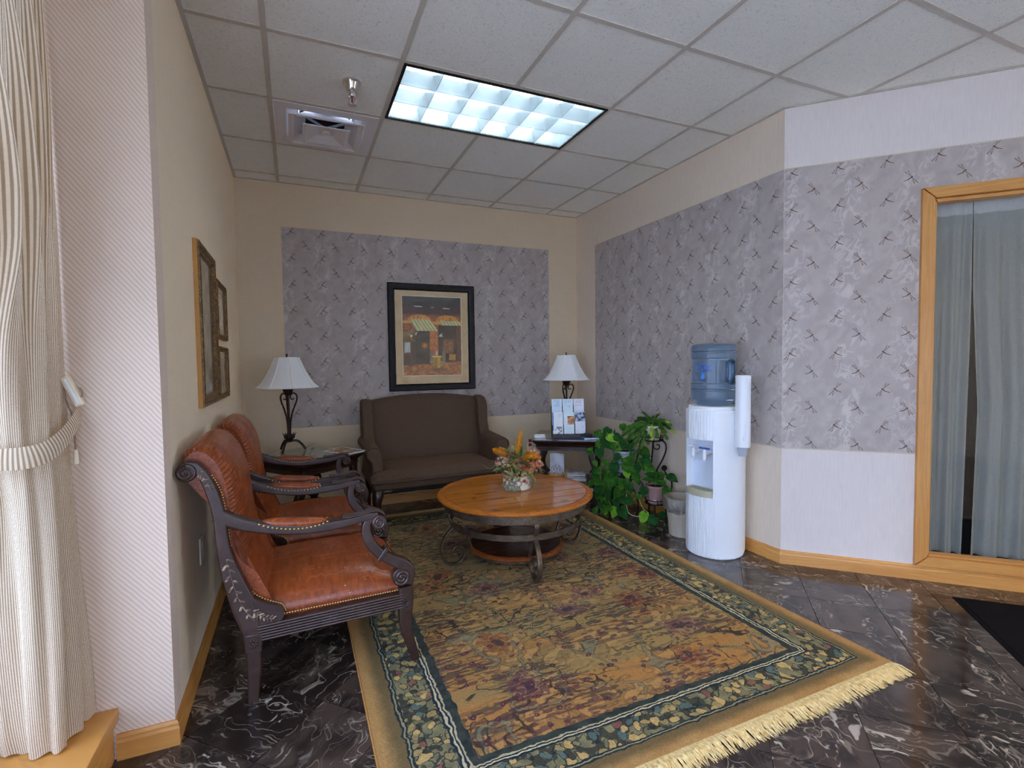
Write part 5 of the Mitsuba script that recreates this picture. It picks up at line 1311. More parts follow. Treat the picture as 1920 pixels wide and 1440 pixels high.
# ------------------------------------------------------------------ rug
RX0, RX1, RY0, RY1 = .600, 2.605, -3.295, -.420
def rug(p, n, uv):
    wob = (noise(p.x * 30, p.y * 30) - .5) * .008 + (noise(p.x * 90, p.y * 90) - .5) * .005
    X, Y = p.x - RX0, p.y - RY0
    t = dr.minimum(dr.minimum(X, RX1 - p.x) * .80, dr.minimum(Y, RY1 - p.y))
    s = t + wob
    knot = noise(p.x * 420, p.y * 420)
    abr = fbm(p.x * 1.2, p.y * 9, 5, 2)                                    # bands of slightly different dye
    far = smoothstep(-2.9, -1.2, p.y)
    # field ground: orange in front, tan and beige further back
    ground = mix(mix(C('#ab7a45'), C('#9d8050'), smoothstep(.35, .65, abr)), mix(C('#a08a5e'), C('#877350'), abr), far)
    # dense drawing: stems and leaf outlines that follow a warped field
    q1, q2 = fbm(p.x * 5, p.y * 5, 2, 3), fbm(p.x * 5 + 9, p.y * 5 + 4, 6, 3)
    fine = noise(p.x * 70, p.y * 70, 3)
    ux, uy = p.x + .10 * (q1 - .5) + .012 * (fine - .5), p.y + .10 * (q2 - .5) + .010 * (fine - .5)
    n1, n2, n3 = noise(ux * 16, uy * 26, 8), noise(ux * 31, uy * 46, 13), fbm(ux * 6, uy * 6, 3, 2)
    l1 = 1 - smoothstep(.008, .022, dr.abs(n3 - .5))
    l2 = 1 - smoothstep(.02, .055, dr.abs(n1 - .46))
    l3 = 1 - smoothstep(.025, .075, dr.abs(n2 - .5))
    dens = smoothstep(.36, .60, noise(p.x * 6, p.y * 7, 31)); dens2 = smoothstep(.40, .62, noise(p.x * 5, p.y * 8, 41))
    field = mix(ground, mix(C('#c09a62'), C('#7a6a45'), smoothstep(.45, .6, n2)), .35 * dens2)
    field = mix(field, C('#35332d'), l2 * (.30 + .65 * dens))
    strk2 = smoothstep(.54, .64, noise(p.x * 24 + 2 * n2, p.y * 110 + 3 * n1, 171)) * smoothstep(.45, .62, noise(p.x * 4.2, p.y * 6.5, 177))
    field = mix(field, C('#3b423d'), strk2 * .75)
    field = mix(field, C('#5f3b37'), l3 * dens2 * .65)
    field = mix(field, C('#76806a'), l1 * .6); field = mix(field, C('#3f4541'), (1 - smoothstep(.006, .012, dr.abs(dr.abs(n3 - .5) - .026))) * .55)
    # big ragged blossoms, small dark flower heads
    d1, d2, r = voronoi(p.x * 2.5 + .35 * q1, p.y * 2.7 + .35 * q2)
    rag = .20 + .10 * (noise(p.x * 26, p.y * 26, 51) - .5) + .10 * (fine - .5)
    inn = 1 - smoothstep(rag - .01, rag + .015, d1)
    rmid = smoothstep(.03, .12, dr.abs(noise(ux * 38, uy * 38, 61) - .5))
    fcol = mix(C('#68424a'), mix(C('#45443a'), C('#7f4a33'), smoothstep(.3, .7, r)), smoothstep(.35, .6, r))
    field = mix(field, mix(fcol, C('#ab8a5c'), (1 - rmid) * .75), inn * .72)
    field = mix(field, C('#3a343c'), (1 - smoothstep(.055, .075, d1 + .05 * (fine - .5))) * .8)
    e1, e2, er = voronoi(p.x * 12 + q1, p.y * 14 + q2)
    blo = 1 - smoothstep(.12, .16, e1 + .10 * (noise(p.x * 130, p.y * 130) - .5))
    field = mix(field, mix(C('#33303c'), C('#5a3440'), smoothstep(.4, .6, er)), blo * smoothstep(.30, .40, er) * .9)
    field = mix(field, C('#d0b27c'), (1 - smoothstep(.0, .045, e1)) * blo)
    strk = smoothstep(.56, .68, noise(p.x * 26, p.y * 120, 71)) * smoothstep(.50, .66, noise(p.x * 3.2, p.y * 5, 77))
    field = mix(field, C('#51303a'), strk * .7)
    # border: close floral scroll on grey green, dark outlines
    b1, b2, br = voronoi(ux * 21, uy * 21)
    edge_ = .36 + .26 * (noise(p.x * 60, p.y * 60, 5) - .5) + .12 * (noise(p.x * 140, p.y * 140, 6) - .5)
    bl = 1 - smoothstep(edge_ - .02, edge_ + .02, b1)
    ol = 1 - smoothstep(.015, .06, dr.abs(b1 - edge_))
    bg = mix(C('#6c6a50'), C('#8e8662'), noise(p.x * 40, p.y * 40))
    sc1 = 1 - smoothstep(.03, .08, dr.abs(noise(ux * 36, uy * 36, 91) - .5))
    bord = mix(bg, C('#353b3b'), sc1 * .85)
    navy = smoothstep(.56, .62, noise(p.x * 44, p.y * 44, 95) + .25 * (fine - .5))
    bord = mix(bord, C('#2a2d2e'), navy * .8)
    bcol = mix(mix(C('#c4a468'), C('#a08c5c'), smoothstep(.3, .5, br)), mix(C('#86574a'), C('#566964'), smoothstep(.80, .84, br)), smoothstep(.72, .76, br))
    bord = mix(bord, bcol * (.85 + .3 * fine), bl * .85)
    bord = mix(bord, C('#262c31'), ol * .85)
    tan = mix(C('#a07443'), C('#b9955f'), .3 + .5 * noise(p.x * 14, p.y * 14))
    fade = mix(tan, C('#715f40'), smoothstep(.016, .058, s))
    c = fade
    def band(c, a, b, col): return mix(c, col, smoothstep(a - .0012, a + .0012, s) * (1 - smoothstep(b - .0012, b + .0012, s)))
    c = band(c, .074, .080, C('#2a3338')); c = band(c, .080, .085, C('#8e8c6c')); c = band(c, .085, .091, C('#2a3338'))
    c = mix(c, bord, smoothstep(.090, .092, s))
    c = band(c, .188, .196, C('#28313a')); c = band(c, .196, .2015, C('#c2b795')); c = band(c, .2015, .207, C('#2b333a')); c = band(c, .207, .2125, C('#b5ab8b'))
    c = band(c, .2125, .238, mix(C('#2a3231'), C('#434841'), noise(p.x * 50, p.y * 50)))
    c = mix(c, field, smoothstep(.237, .240, s))
    return c * (.76 + .44 * knot)
def pile(p, n, uv): return .5 * noise(p.x * 260, p.y * 260) + .5 * noise(p.x * 640, p.y * 640)
mat('m_rug', proc(rug), .95, spec=.1, bump=proc(pile), bscale=.0025, sheen=.2)
mat('m_fringe', proc(lambda p, n, uv: mix(C('#c9a766'), C('#eeda9f'), noise(p.x * 130, p.y * 130, p.z * 130))), .9)
k = thing('area_rug', 'patterned oriental rug in tan and teal with cream fringes under the round coffee table', 'rug')
put(k, 'pile', prism(sg.box(RX0, RY0, RX1, RY1), .0095, .0010, .003), 'm_rug')
fr2 = np.random.default_rng(5)
for y, s, nm in ((RY0, -1, 'front'), (RY1, 1, 'back')):
    out = []
    for x in np.linspace(RX0 + .004, RX1 - .004, 420):
        for q in range(3):
            L = .055 + .03 * fr2.random(); dx = fr2.normal() * .012; h = .004 + .004 * fr2.random()
            p = np.array([(x, y - s * .004, .007), (x + dx * .3, y + s * L * .4, .008 + h), (x + dx, y + s * L, .004)])
            out.append(sweep(p, circle(1, 4), [.0026, .0024, .0010], caps=False))
    put(k, 'fringe', cat(out), 'm_fringe', False, label='cream fringe', kind='stuff')
put(k, 'binding', cat(box(RX0 - .004, RX0 + .003, RY0, RY1, .0012, .0105, .002), box(RX1 - .003, RX1 + .004, RY0, RY1, .0012, .0105, .002)), 'm_binding', kind='stuff')
mat('m_binding', '#a9763a', .9)

# ------------------------------------------------------------------ entrance mat
q = [(3.507, -3.079), (3.507 + 1.5 * .7071, -3.079 - 1.5 * .7071)]
q = [q[0], q[1], (q[1][0] - .8, q[1][1] - .8), (q[0][0] - .8, q[0][1] - .8)]
mq = sg.Polygon(q)
single('door_mat', 'black rubber backed mat on the marble floor below the interior window', 'mat', cat(prism(mq, .004, .001, .002), prism(mq.buffer(-.02), .0075, .001, .002)), 'm_black_rubber')

# ------------------------------------------------------------------ striped curtain at the street window
def stripes(p, n, uv):
    w = uv.x / .0100; f = w - fl(w)
    st = smoothstep(.12, .30, f) * (1 - smoothstep(.60, .78, f))
    tick = noise(uv.x * 300, uv.y * 420)
    return mix(C('#ecdcc3'), C('#9f8768'), st * .85) * (.94 + .08 * tick)
scene['m_stripe'] = {'type': 'principledthin', 'base_color': proc(stripes), 'roughness': .8, 'spec_trans': 0.0, 'diff_trans': .5}
k = thing('striped_curtain', 'floor length striped curtain tied back at the street window', 'curtain')
ZL, ZT = .171, H - .004
HZ = np.array([ZL, .25, .45, .70, .90, .985, 1.03, 1.10, 1.30, 1.60, 1.95, 2.30, ZT])
# outline of the gathered cloth in plan at each height: wall end -> room corner -> free end
ctl = {  # z: list of (x, y)
 ZL: [(-.205, -2.578), (-.222, -2.645), (-.245, -2.735), (-.300, -2.728), (-.385, -2.690), (-.44, -2.70), (-.43, -2.66)],
 .25: [(-.207, -2.578), (-.222, -2.645), (-.243, -2.735), (-.300, -2.732), (-.385, -2.70), (-.44, -2.71), (-.43, -2.66)],
 .45: [(-.215, -2.578), (-.226, -2.645), (-.240, -2.735), (-.300, -2.735), (-.385, -2.71), (-.44, -2.72), (-.43, -2.66)],
 .70: [(-.228, -2.578), (-.234, -2.64), (-.242, -2.725), (-.300, -2.735), (-.385, -2.72), (-.44, -2.72), (-.43, -2.66)],
 .90: [(-.234, -2.578), (-.238, -2.63), (-.246, -2.71), (-.300, -2.735), (-.385, -2.73), (-.44, -2.72), (-.43, -2.66)],
 .985: [(-.236, -2.578), (-.240, -2.625), (-.248, -2.70), (-.300, -2.735), (-.385, -2.74), (-.44, -2.73), (-.43, -2.66)],
 1.03: [(-.237, -2.578), (-.240, -2.625), (-.249, -2.70), (-.300, -2.740), (-.385, -2.745), (-.44, -2.735), (-.43, -2.66)],
 1.10: [(-.238, -2.578), (-.240, -2.63), (-.248, -2.705), (-.300, -2.755), (-.385, -2.765), (-.44, -2.755), (-.43, -2.68)],
 1.30: [(-.240, -2.578), (-.240, -2.64), (-.243, -2.71), (-.285, -2.79), (-.37, -2.83), (-.43, -2.82), (-.43, -2.74)],
 1.60: [(-.242, -2.578), (-.240, -2.65), (-.240, -2.73), (-.255, -2.84), (-.32, -2.92), (-.38, -2.95), (-.42, -2.94)],
 1.95: [(-.245, -2.578), (-.242, -2.66), (-.240, -2.76), (-.245, -2.88), (-.27, -3.01), (-.32, -3.10), (-.37, -3.16)],
 2.30: [(-.250, -2.578), (-.246, -2.67), (-.243, -2.79), (-.246, -2.93), (-.255, -3.09), (-.28, -3.22), (-.31, -3.33)],
 ZT: [(-.255, -2.578), (-.250, -2.68), (-.247, -2.81), (-.248, -2.97), (-.252, -3.14), (-.26, -3.31), (-.27, -3.45)]}
from scipy.interpolate import PchipInterpolator
NU = 260
cur = np.array([spline([(*q,) for q in ctl[z]], NU) for z in HZ])
ip = PchipInterpolator(HZ, cur, axis=0)
zs = np.r_[np.linspace(ZL, 1.2, 60), np.linspace(1.22, ZT, 50)]
P = ip(zs)
tg = np.gradient(P, axis=1); tg /= np.linalg.norm(tg, axis=2, keepdims=True) + 1e-9; nm = np.stack([-tg[..., 1], tg[..., 0]], -1)
uu = np.linspace(0, 1, NU)
tie = np.exp(-((zs - 1.02) / .10) ** 2)
top = np.clip((zs - 1.2) / .5, 0, 1)
bot = np.clip((.9 - zs) / .4, 0, 1)
am = (.007 + .016 * top + .003 * bot) * (1 - .3 * tie)
env = np.sin(np.pi * np.clip(uu * 1.08, 0, 1)) ** .4
fold = np.sin(2 * np.pi * (6.2 * uu[None] + .35 * np.sin(zs * 1.6)[:, None])) + .45 * np.sin(2 * np.pi * 13.7 * uu[None] + zs[:, None] * 1.3) * (.4 + .6 * np.maximum(tie, top)[:, None])
# deep crease in the lit face under the tie
crease = -.030 * np.exp(-((uu[None] - .60) / .035) ** 2) * (np.exp(-((zs - .98) / .28) ** 2) * (zs < 1.02))[:, None] - .03 * np.exp(-((uu[None] - .60) / .04) ** 2) * (np.exp(-((zs - 1.03) / .2) ** 2) * (zs >= 1.02))[:, None]
Q = P - nm * (am[:, None] * fold * env[None] + crease)[..., None] * -1
Q[..., 1] = np.minimum(Q[..., 1], -2.574)
V_ = np.concatenate([Q, np.broadcast_to(zs[:, None, None], Q.shape[:2] + (1,))], -1)
hem = np.clip((zs - ZL) / .08, 0, 1)
V_[..., 2] += (.004 * (np.sin(uu * 60) + 1))[None] * (1 - hem[:, None])
nz = len(zs); i = np.arange(nz - 1)[:, None]; j = np.arange(NU - 1)[None]
A = i * NU + j; F = np.concatenate([np.stack([A, A + 1, A + NU + 1], -1).reshape(-1, 3), np.stack([A, A + NU + 1, A + NU], -1).reshape(-1, 3)])
cloth_w = 1.05
uvc = np.stack([np.broadcast_to(uu[None] * cloth_w, (nz, NU)), np.broadcast_to(zs[:, None], (nz, NU))], -1).reshape(-1, 2)
put(k, 'cloth', tm(V_.reshape(-1, 3), F), 'm_stripe', True, uv=uvc)
# tie band sloping up to the hook on the wall
tb = spline([(-.225, -2.580, 1.115), (-.226, -2.625, 1.085), (-.236, -2.69, 1.045), (-.262, -2.745, 1.020), (-.31, -2.762, 1.018), (-.39, -2.768, 1.024), (-.45, -2.755, 1.03)], 60)
def bandfn(u, v):
    i = (u * 59).round().astype(int); q = tb[i]; w = .052 + .008 * np.sin(np.pi * u)
    t = np.gradient(tb, axis=0)[i]; t = t / np.linalg.norm(t, axis=-1, keepdims=True)
    o = np.cross(t, [0, 0, 1.0]); o = o / np.linalg.norm(o, axis=-1, keepdims=True); b = np.cross(o, t)
    return q + b * ((.5 - v) * w)[..., None] - o * (.016 + .004 * np.sin(np.pi * v))[..., None]
g_, uv_ = grid(60, 8, bandfn); uv_ = np.c_[uv_[:, 0] * .42, uv_[:, 1]]
put(k, 'tie_band', g_, 'm_stripe', True, uv=uv_)
# ------------------------------------------------------------------ framed pictures
def frame_mesh(w, h, prof):
    """mitred frame lying in xy around a w x h opening; prof: closed loop of (outwards, up)"""
    R = []
    for cx, cy in ((-1, -1), (1, -1), (1, 1), (-1, 1)):
        R.append([(cx * (w / 2 + o), cy * (h / 2 + o), z) for o, z in prof])
    R = np.array(R); n, kk = 4, len(prof); v = R.reshape(-1, 3); f = []
    for i in range(4):
        for j in range(kk):
            a, b, c, d = i * kk + j, ((i + 1) % 4) * kk + j, ((i + 1) % 4) * kk + (j + 1) % kk, i * kk + (j + 1) % kk
            f += [(a, b, c), (a, c, d)]
    m = tm(v, f)
    if m.volume < 0: m.invert()
    return m
def hang_back(m, x, z): return mv(upright(m), x, 0, z)                     # facing -y
def hang_left(m, y, z): return mv(rot(upright(m), (0, 0, 1), 90), 0, y, z)  # facing +x

# cafe print over the loveseat: x 1.165..1.972, z 1.01..1.978
PX, PZc, PW, PH = 1.568, 1.494, .806, .966
def cafe(p, n, uv):
    u = (p.x - PX) / .545 + .5; v = (p.z - PZc - .012) / .715 + .5
    w1 = noise(u * 9, v * 9); w2 = noise(u * 40, v * 44); w3 = noise(u * 90, v * 16)
    def rect(c, col, a, b, cc, d, e=.006, jig=.012):
        uu, vv = u + (w2 - .5) * jig, v + (w1 - .5) * jig
        m = smoothstep(a - e, a + e, uu) * (1 - smoothstep(b - e, b + e, uu)) * smoothstep(cc - e, cc + e, vv) * (1 - smoothstep(d - e, d + e, vv))
        return mix(c, col, m)
    c = mix(C('#7a3a1c'), C('#b5662c'), w2)                                  # plastered wall
    c = mix(c, mix(C('#4a2430'), C('#2b1c2c'), w2), smoothstep(.75, .79, v + .03 * (w2 - .5)))   # shaded cornice
    c = mix(c, mix(C('#1b1b20'), C('#2f2f36'), w3), smoothstep(.86, .88, v + .02 * (w1 - .5)))
    c = mix(c, C('#a8a6a6'), smoothstep(.72, .8, noise(u * 14, 5, 3)) * (1 - smoothstep(.004, .010, dr.abs(v - .885 + .035 * u))))
    def arch(c, cx):
        d = dr.sqrt(dr.square((u - cx) / .20) + dr.square((v - .70) / .075))
        m = (1 - smoothstep(.95, 1.05, d + .2 * (w2 - .5))) * smoothstep(.66, .68, v)
        return mix(c, mix(C('#c26a1e'), C('#e0a23e'), w2), m)
    c = arch(arch(c, .28), .76)
    c = rect(c, C('#d8a13f'), .0, 1.0, .655, .690)
    c = rect(c, mix(C('#14110f'), C('#2a2219'), w2), .20, .45, .14, .60)       # doorway left
    c = rect(c, mix(C('#191512'), C('#382417'), w2), .60, .92, .16, .64)       # shop front right
    c = rect(c, mix(C('#6a3b1e'), C('#a8702f'), w2), .68, .86, .28, .46)
    c = rect(c, C('#c28d3d'), .78, .90, .19, .27)
    c = rect(c, mix(C('#b35c26'), C('#d0843b'), w2), .45, .58, .25, .58)       # lit pillar
    c = rect(c, C('#6c3a1f'), .92, 1.0, .15, .62)
    c = rect(c, C('#3a2b23'), .0, .20, .12, .55)
    glow = (1 - smoothstep(.0, .07, dr.sqrt(dr.square(u - .36) + dr.square((v - .38) * 1.3))))
    c = mix(c, C('#e59a3a'), glow * .9)
    def awning(c, u0, u1, u2, u3, v0, v1):
        t = (v - v0) / (v1 - v0); a, b = u0 + (u2 - u0) * t, u1 + (u3 - u1) * t
        m = smoothstep(a - .004, a + .004, u) * (1 - smoothstep(b - .004, b + .004, u)) * smoothstep(0, .02, t) * (1 - smoothstep(.98, 1, t))
        q = (u - a) / (b - a) * 6; st = smoothstep(.42, .5, q - fl(q))
        c = mix(c, mix(C('#a9ad6f'), C('#d6cf96'), st), m)
        return c
    c = awning(c, .23, .60, .11, .45, .565, .715)
    c = awning(c, .66, 1.02, .61, .95, .640, .700)
    c = mix(c, C('#d8d9c9'), smoothstep(.60, .68, noise(u * 60, v * 50, 7)) * (1 - smoothstep(.04, .09, dr.sqrt(dr.square((u - .20) * .8) + dr.square(v - .50)))))
    c = mix(c, C('#d8d9c9'), smoothstep(.60, .68, noise(u * 60, v * 50, 9)) * (1 - smoothstep(.02, .06, dr.sqrt(dr.square((u - .63) * .9) + dr.square(v - .51)))))
    # pavement, menu board, table with cloth and chairs
    c = mix(c, mix(C('#8f4a22'), C('#cc8b45'), noise(u * 30, v * 60)), 1 - smoothstep(.11, .13, v - .05 * u + .02 * (w2 - .5)))
    c = mix(c, C('#5a2c1e'), (1 - smoothstep(.0, .12, dr.sqrt(dr.square((u - .58) * .6) + dr.square((v - .075) * 2)))) * .8)
    c = rect(c, C('#5d3320'), .0, .14, .26, .44, .004, .004); c = rect(c, mix(C('#9cb3ae'), C('#c7d2c6'), w3), .02, .12, .29, .42, .004, .004)
    c = rect(c, C('#6b4022'), .12, .135, .06, .26, .004, .004)
    c = rect(c, C('#7d7159'), .45, .51, .18, .30); c = rect(c, C('#7d7159'), .66, .72, .18, .31)
    c = rect(c, C('#b5a88f'), .44, .52, .165, .18, .004, .004); c = rect(c, C('#b5a88f'), .62, .71, .16, .175, .004, .004)
    c = rect(c, mix(C('#8f6f1f'), C('#e0b23e'), noise(u * 44, v * 2)), .50, .64, .09, .245)
    c = rect(c, C('#efc95a'), .485, .66, .232, .248, .004, .004)
    c = rect(c, C('#ddd8cc'), .555, .58, .26, .31, .004, .01)
    return c * (.9 + .2 * w2)
mat('m_cafe', proc(cafe), .4)
mat('m_mat_board', proc(lambda p, n, uv: mix(C('#c2a578'), C('#d9c197'), fbm(p.x * 16, p.z * 16, 0, 3))), .8)
mat('m_mat_bevel', '#efe7d0', .8)
k = thing('framed_picture', 'large black framed print of a cafe front hanging above the loveseat', 'picture')
ow, oh = PW - .122, PH - .122
put(k, 'frame', hang_back(frame_mesh(ow, oh, [(0, .002), (.061, .002), (.061, .024), (.054, .030), (.030, .026), (.012, .018), (.006, .020), (0, .016)]), PX, PZc), 'm_black_frame', 25)
op = sg.box(-ow / 2 - .004, -oh / 2 - .004, ow / 2 + .004, oh / 2 + .004); ip_ = sg.box(-.2725, -.3575, .2725, .3575)
put(k, 'mat_board', hang_back(prism(op.difference(shapely.affinity.translate(ip_, 0, .012)), .002, .006), PX, PZc), 'm_mat_board')
put(k, 'mat_bevel', hang_back(frame_mesh(.545, .715, [(-.0005, .0045), (.007, .0045), (.007, .0085), (.004, .0085)]), PX, PZc + .012), 'm_mat_bevel')
put(k, 'print', hang_back(prism(ip_, .0012, .003), PX, PZc + .012), 'm_cafe', label='flat printed cafe scene with two awnings')
_g = tm([(PX - ow / 2, -.0125, PZc - oh / 2), (PX + ow / 2, -.0125, PZc - oh / 2), (PX + ow / 2, -.0125, PZc + oh / 2), (PX - ow / 2, -.0125, PZc + oh / 2)], [(0, 1, 2), (0, 2, 3)])
put(k, 'glass', _g, 'm_pane')

def gilt(p, n, uv):
    g = noise(p.y * 120, p.z * 120, p.x * 120); h = noise(p.y * 300, p.z * 300, p.x * 300)
    return mix(mix(C('#3a2616'), C('#7d5f33'), g), C('#b08c4e'), smoothstep(.62, .9, h))
mat('m_gilt', proc(gilt), .42, .35, bump=proc(lambda p, n, uv: noise(p.y * 160, p.z * 160, p.x * 160)), bscale=.001)
mat('m_gilt_side_lit', '#b9853c', .45, .1)  # same gilt, window light on the frame sides put into the colour
mat('m_engraving', proc(lambda p, n, uv: mix(C('#4a4440'), C('#78716a'), fbm(p.y * 14, p.z * 14, 0, 3))), .6)
mat('m_document', proc(lambda p, n, uv: mix(C('#b9b4ae'), C('#8a8582'), smoothstep(.55, .6, noise(p.y * 40, p.z * 260)))), .7)
mat('m_brown_mat', '#8f7450', .8)
fp = [(0, .003), (.052, .001), (.052, .018), (.048, .026), (.040, .023), (.030, .028), (.018, .019), (.010, .021), (.004, .014), (0, .012)]
for (y0, y1, z0, z1, fw, lab, mt_, md) in ((-1.905, -1.395, 1.070, 1.822, .052, 'tall gilt framed dark picture, the largest of the three on the left wall', 'm_engraving', None),
        (-1.325, -.915, 1.412, 1.742, .030, 'small gilt framed document with a pale sheet, upper right of the tall picture', 'm_document', 'm_brown_mat'),
        (-1.345, -.925, 1.070, 1.368, .030, 'small gilt framed dark picture, lower right of the tall picture', 'm_engraving', 'm_brown_mat')):
    k = thing('framed_picture', lab, 'picture', None)
    w, h = y1 - y0 - 2 * fw, z1 - z0 - 2 * fw; s = fw / .052; yc, zc = (y0 + y1) / 2, (z0 + z1) / 2
    put(k, 'frame', hang_left(frame_mesh(w, h, [(a * s, b * (.55 + .45 * s)) for a, b in fp]), yc, zc), 'm_gilt', 20)
    put(k, 'frame_edge_lit', hang_left(frame_mesh(w, h, [((fw + .0002), .0005), (fw + .0022, .0005), (fw + .0022, .018 * (.55 + .45 * s)), (fw + .0002, .018 * (.55 + .45 * s))]), yc, zc), 'm_gilt_side_lit', 20)
    # raised beads along the moulding
    bd = []
    for sy in (-1, 1):
        for q in np.arange(-h / 2, h / 2, .017): bd.append(blob(.004, .006, .006, .024 * (.55 + .45 * s), yc + sy * (w / 2 + .030 * s), zc + q, 1))
        for q in np.arange(-w / 2, w / 2, .017): bd.append(blob(.004, .006, .006, .024 * (.55 + .45 * s), yc + q, zc + sy * (h / 2 + .030 * s), 1))
    put(k, 'beading', cat(bd), 'm_gilt', True, kind='stuff')
    if md:
        o_, i_ = sg.box(-w / 2 - .003, -h / 2 - .003, w / 2 + .003, h / 2 + .003), sg.box(-w / 2 + .035, -h / 2 + .035, w / 2 - .035, h / 2 - .035)
        put(k, 'mat_board', hang_left(prism(o_.difference(i_), .002, .005), yc, zc), md); put(k, 'print', hang_left(prism(i_, .001, .003), yc, zc), mt_)
    else:
        put(k, 'print', hang_left(prism(sg.box(-w / 2 - .003, -h / 2 - .003, w / 2 + .003, h / 2 + .003), .001, .003), yc, zc), mt_)
    xg = .0105
    put(k, 'glass', tm([(xg, yc - w / 2, zc - h / 2), (xg, yc + w / 2, zc - h / 2), (xg, yc + w / 2, zc + h / 2), (xg, yc - w / 2, zc + h / 2)], [(0, 1, 2), (0, 2, 3)]), 'm_pane')

# ------------------------------------------------------------------ things on and under the lamp tables
ZT_ = .6008
# glass angel figurine
k = thing('glass_figurine', 'small clear glass figurine beside the left table lamp', 'figurine')
gx, gy = .500, -.585
put(k, 'body', lathe([(0, ZT_), (.022, ZT_), (.024, ZT_ + .004), (.020, ZT_ + .02), (.013, ZT_ + .04), (.010, ZT_ + .052), (.0135, ZT_ + .060), (.013, ZT_ + .072), (.007, ZT_ + .080), (0, ZT_ + .082)], 32, (gx, gy)), 'm_glass', 35)
put(k, 'loop', tube(np.c_[gx + .022 * np.cos(np.arange(40) * np.pi / 20), gy + np.zeros(40), ZT_ + .066 + .024 * np.sin(np.arange(40) * np.pi / 20)], .0035, 8, closed=True), 'm_glass', True)
# magazine overhanging the corner
k = thing('magazine', 'white bordered magazine lying on the right corner of the left lamp table', 'magazine')
mq = sg.Polygon([(.566, -.505), (.715, -.355), (.878, -.625), (.728, -.742)])
mat('m_paper_white', '#e4e4e2', .5)
def photo_page(p, n, uv):
    return mix(mix(C('#7c6a5a'), C('#c0906a'), noise(p.x * 14, p.y * 14)), C('#454038'), smoothstep(.55, .7, noise(p.x * 30, p.y * 30, 4)))
mat('m_photo_page', proc(photo_page), .3, clearcoat=.4)
put(k, 'pages', prism(mq, .005, ZT_, .0008), 'm_paper_white'); put(k, 'cover', prism(mq.buffer(-.018), .0006, ZT_ + .005), 'm_photo_page', label='brown cover photo')
# brochure rack with three columns of leaflets
k = thing('brochure_rack', 'black brochure rack with three columns of leaflets on the right lamp table', 'brochure rack')
rx, ry, rr_ = 2.555, -.775, -22
BR = lambda m: place(m, rx, ry, ZT_, rr_)
mat('m_black_acrylic', '#0d0f13', .45)
put(k, 'back', BR(rot(box(-.145, .145, .075, .079, 0, .27, .001), (1, 0, 0), -8, (0, .075, 0))), 'm_black_acrylic')
put(k, 'base', BR(box(-.145, .145, -.030, .085, 0, .004, .001)), 'm_black_acrylic')
for i in range(4): put(k, 'divider', BR(prism(sg.Polygon([(-.030, 0), (.082, 0), (.118, .265), (.100, .265), (.04, .10), (-.020, .05)]), .003).apply_transform(np.array([[0, 0, 1, -.1465 + i * .0967], [1, 0, 0, 0], [0, 1, 0, 0], [0, 0, 0, 1.0]]))), 'm_black_acrylic')
for y, h in ((-.030, .035), (.022, .085)): put(k, 'lip', BR(rot(box(-.145, .145, y, y + .003, .001, h, .001), (1, 0, 0), -8, (0, y, 0))), 'm_black_acrylic')
def leaflet(key, base, accent, lines, pic=None, side=None):
    def fn(p, n, uv):
        u, v = uv.x, uv.y
        c = mi.Color3f(*[float(x) for x in lin(base)]) * (1 + 0 * u)
        for y0, y1, x0, x1 in lines:
            wv = smoothstep(.30, .45, noise(u * 42, y0 * 90)); 
            m = smoothstep(y0 - .004, y0 + .004, v) * (1 - smoothstep(y1 - .004, y1 + .004, v)) * smoothstep(x0 - .01, x0 + .01, u) * (1 - smoothstep(x1 - .01, x1 + .01, u)) * wv
            c = mix(c, C(accent), m * .75)
        if pic:
            (a, b, cc, d), c0, c1 = pic
            m = smoothstep(a - .01, a + .01, u) * (1 - smoothstep(b - .01, b + .01, u)) * smoothstep(cc - .006, cc + .006, v) * (1 - smoothstep(d - .006, d + .006, v))
            c = mix(c, mix(C(c0), C(c1), smoothstep(.35, .65, noise(u * 7, v * 13, 3))), m)
        if side:
            (a, b, cc, d), c0 = side
            c = mix(c, C(c0), smoothstep(a - .01, a + .01, u) * (1 - smoothstep(b - .01, b + .01, u)) * smoothstep(cc, cc + .01, v) * (1 - smoothstep(d - .01, d, v)))
        return c
    mat(key, proc(fn), .35, clearcoat=.3); return key
ln = lambda ys, x0=.15, x1=.85, t=.012: [(y, y + t, x0 + .04 * (i % 2), x1 - .05 * (i % 3)) for i, y in enumerate(ys)]
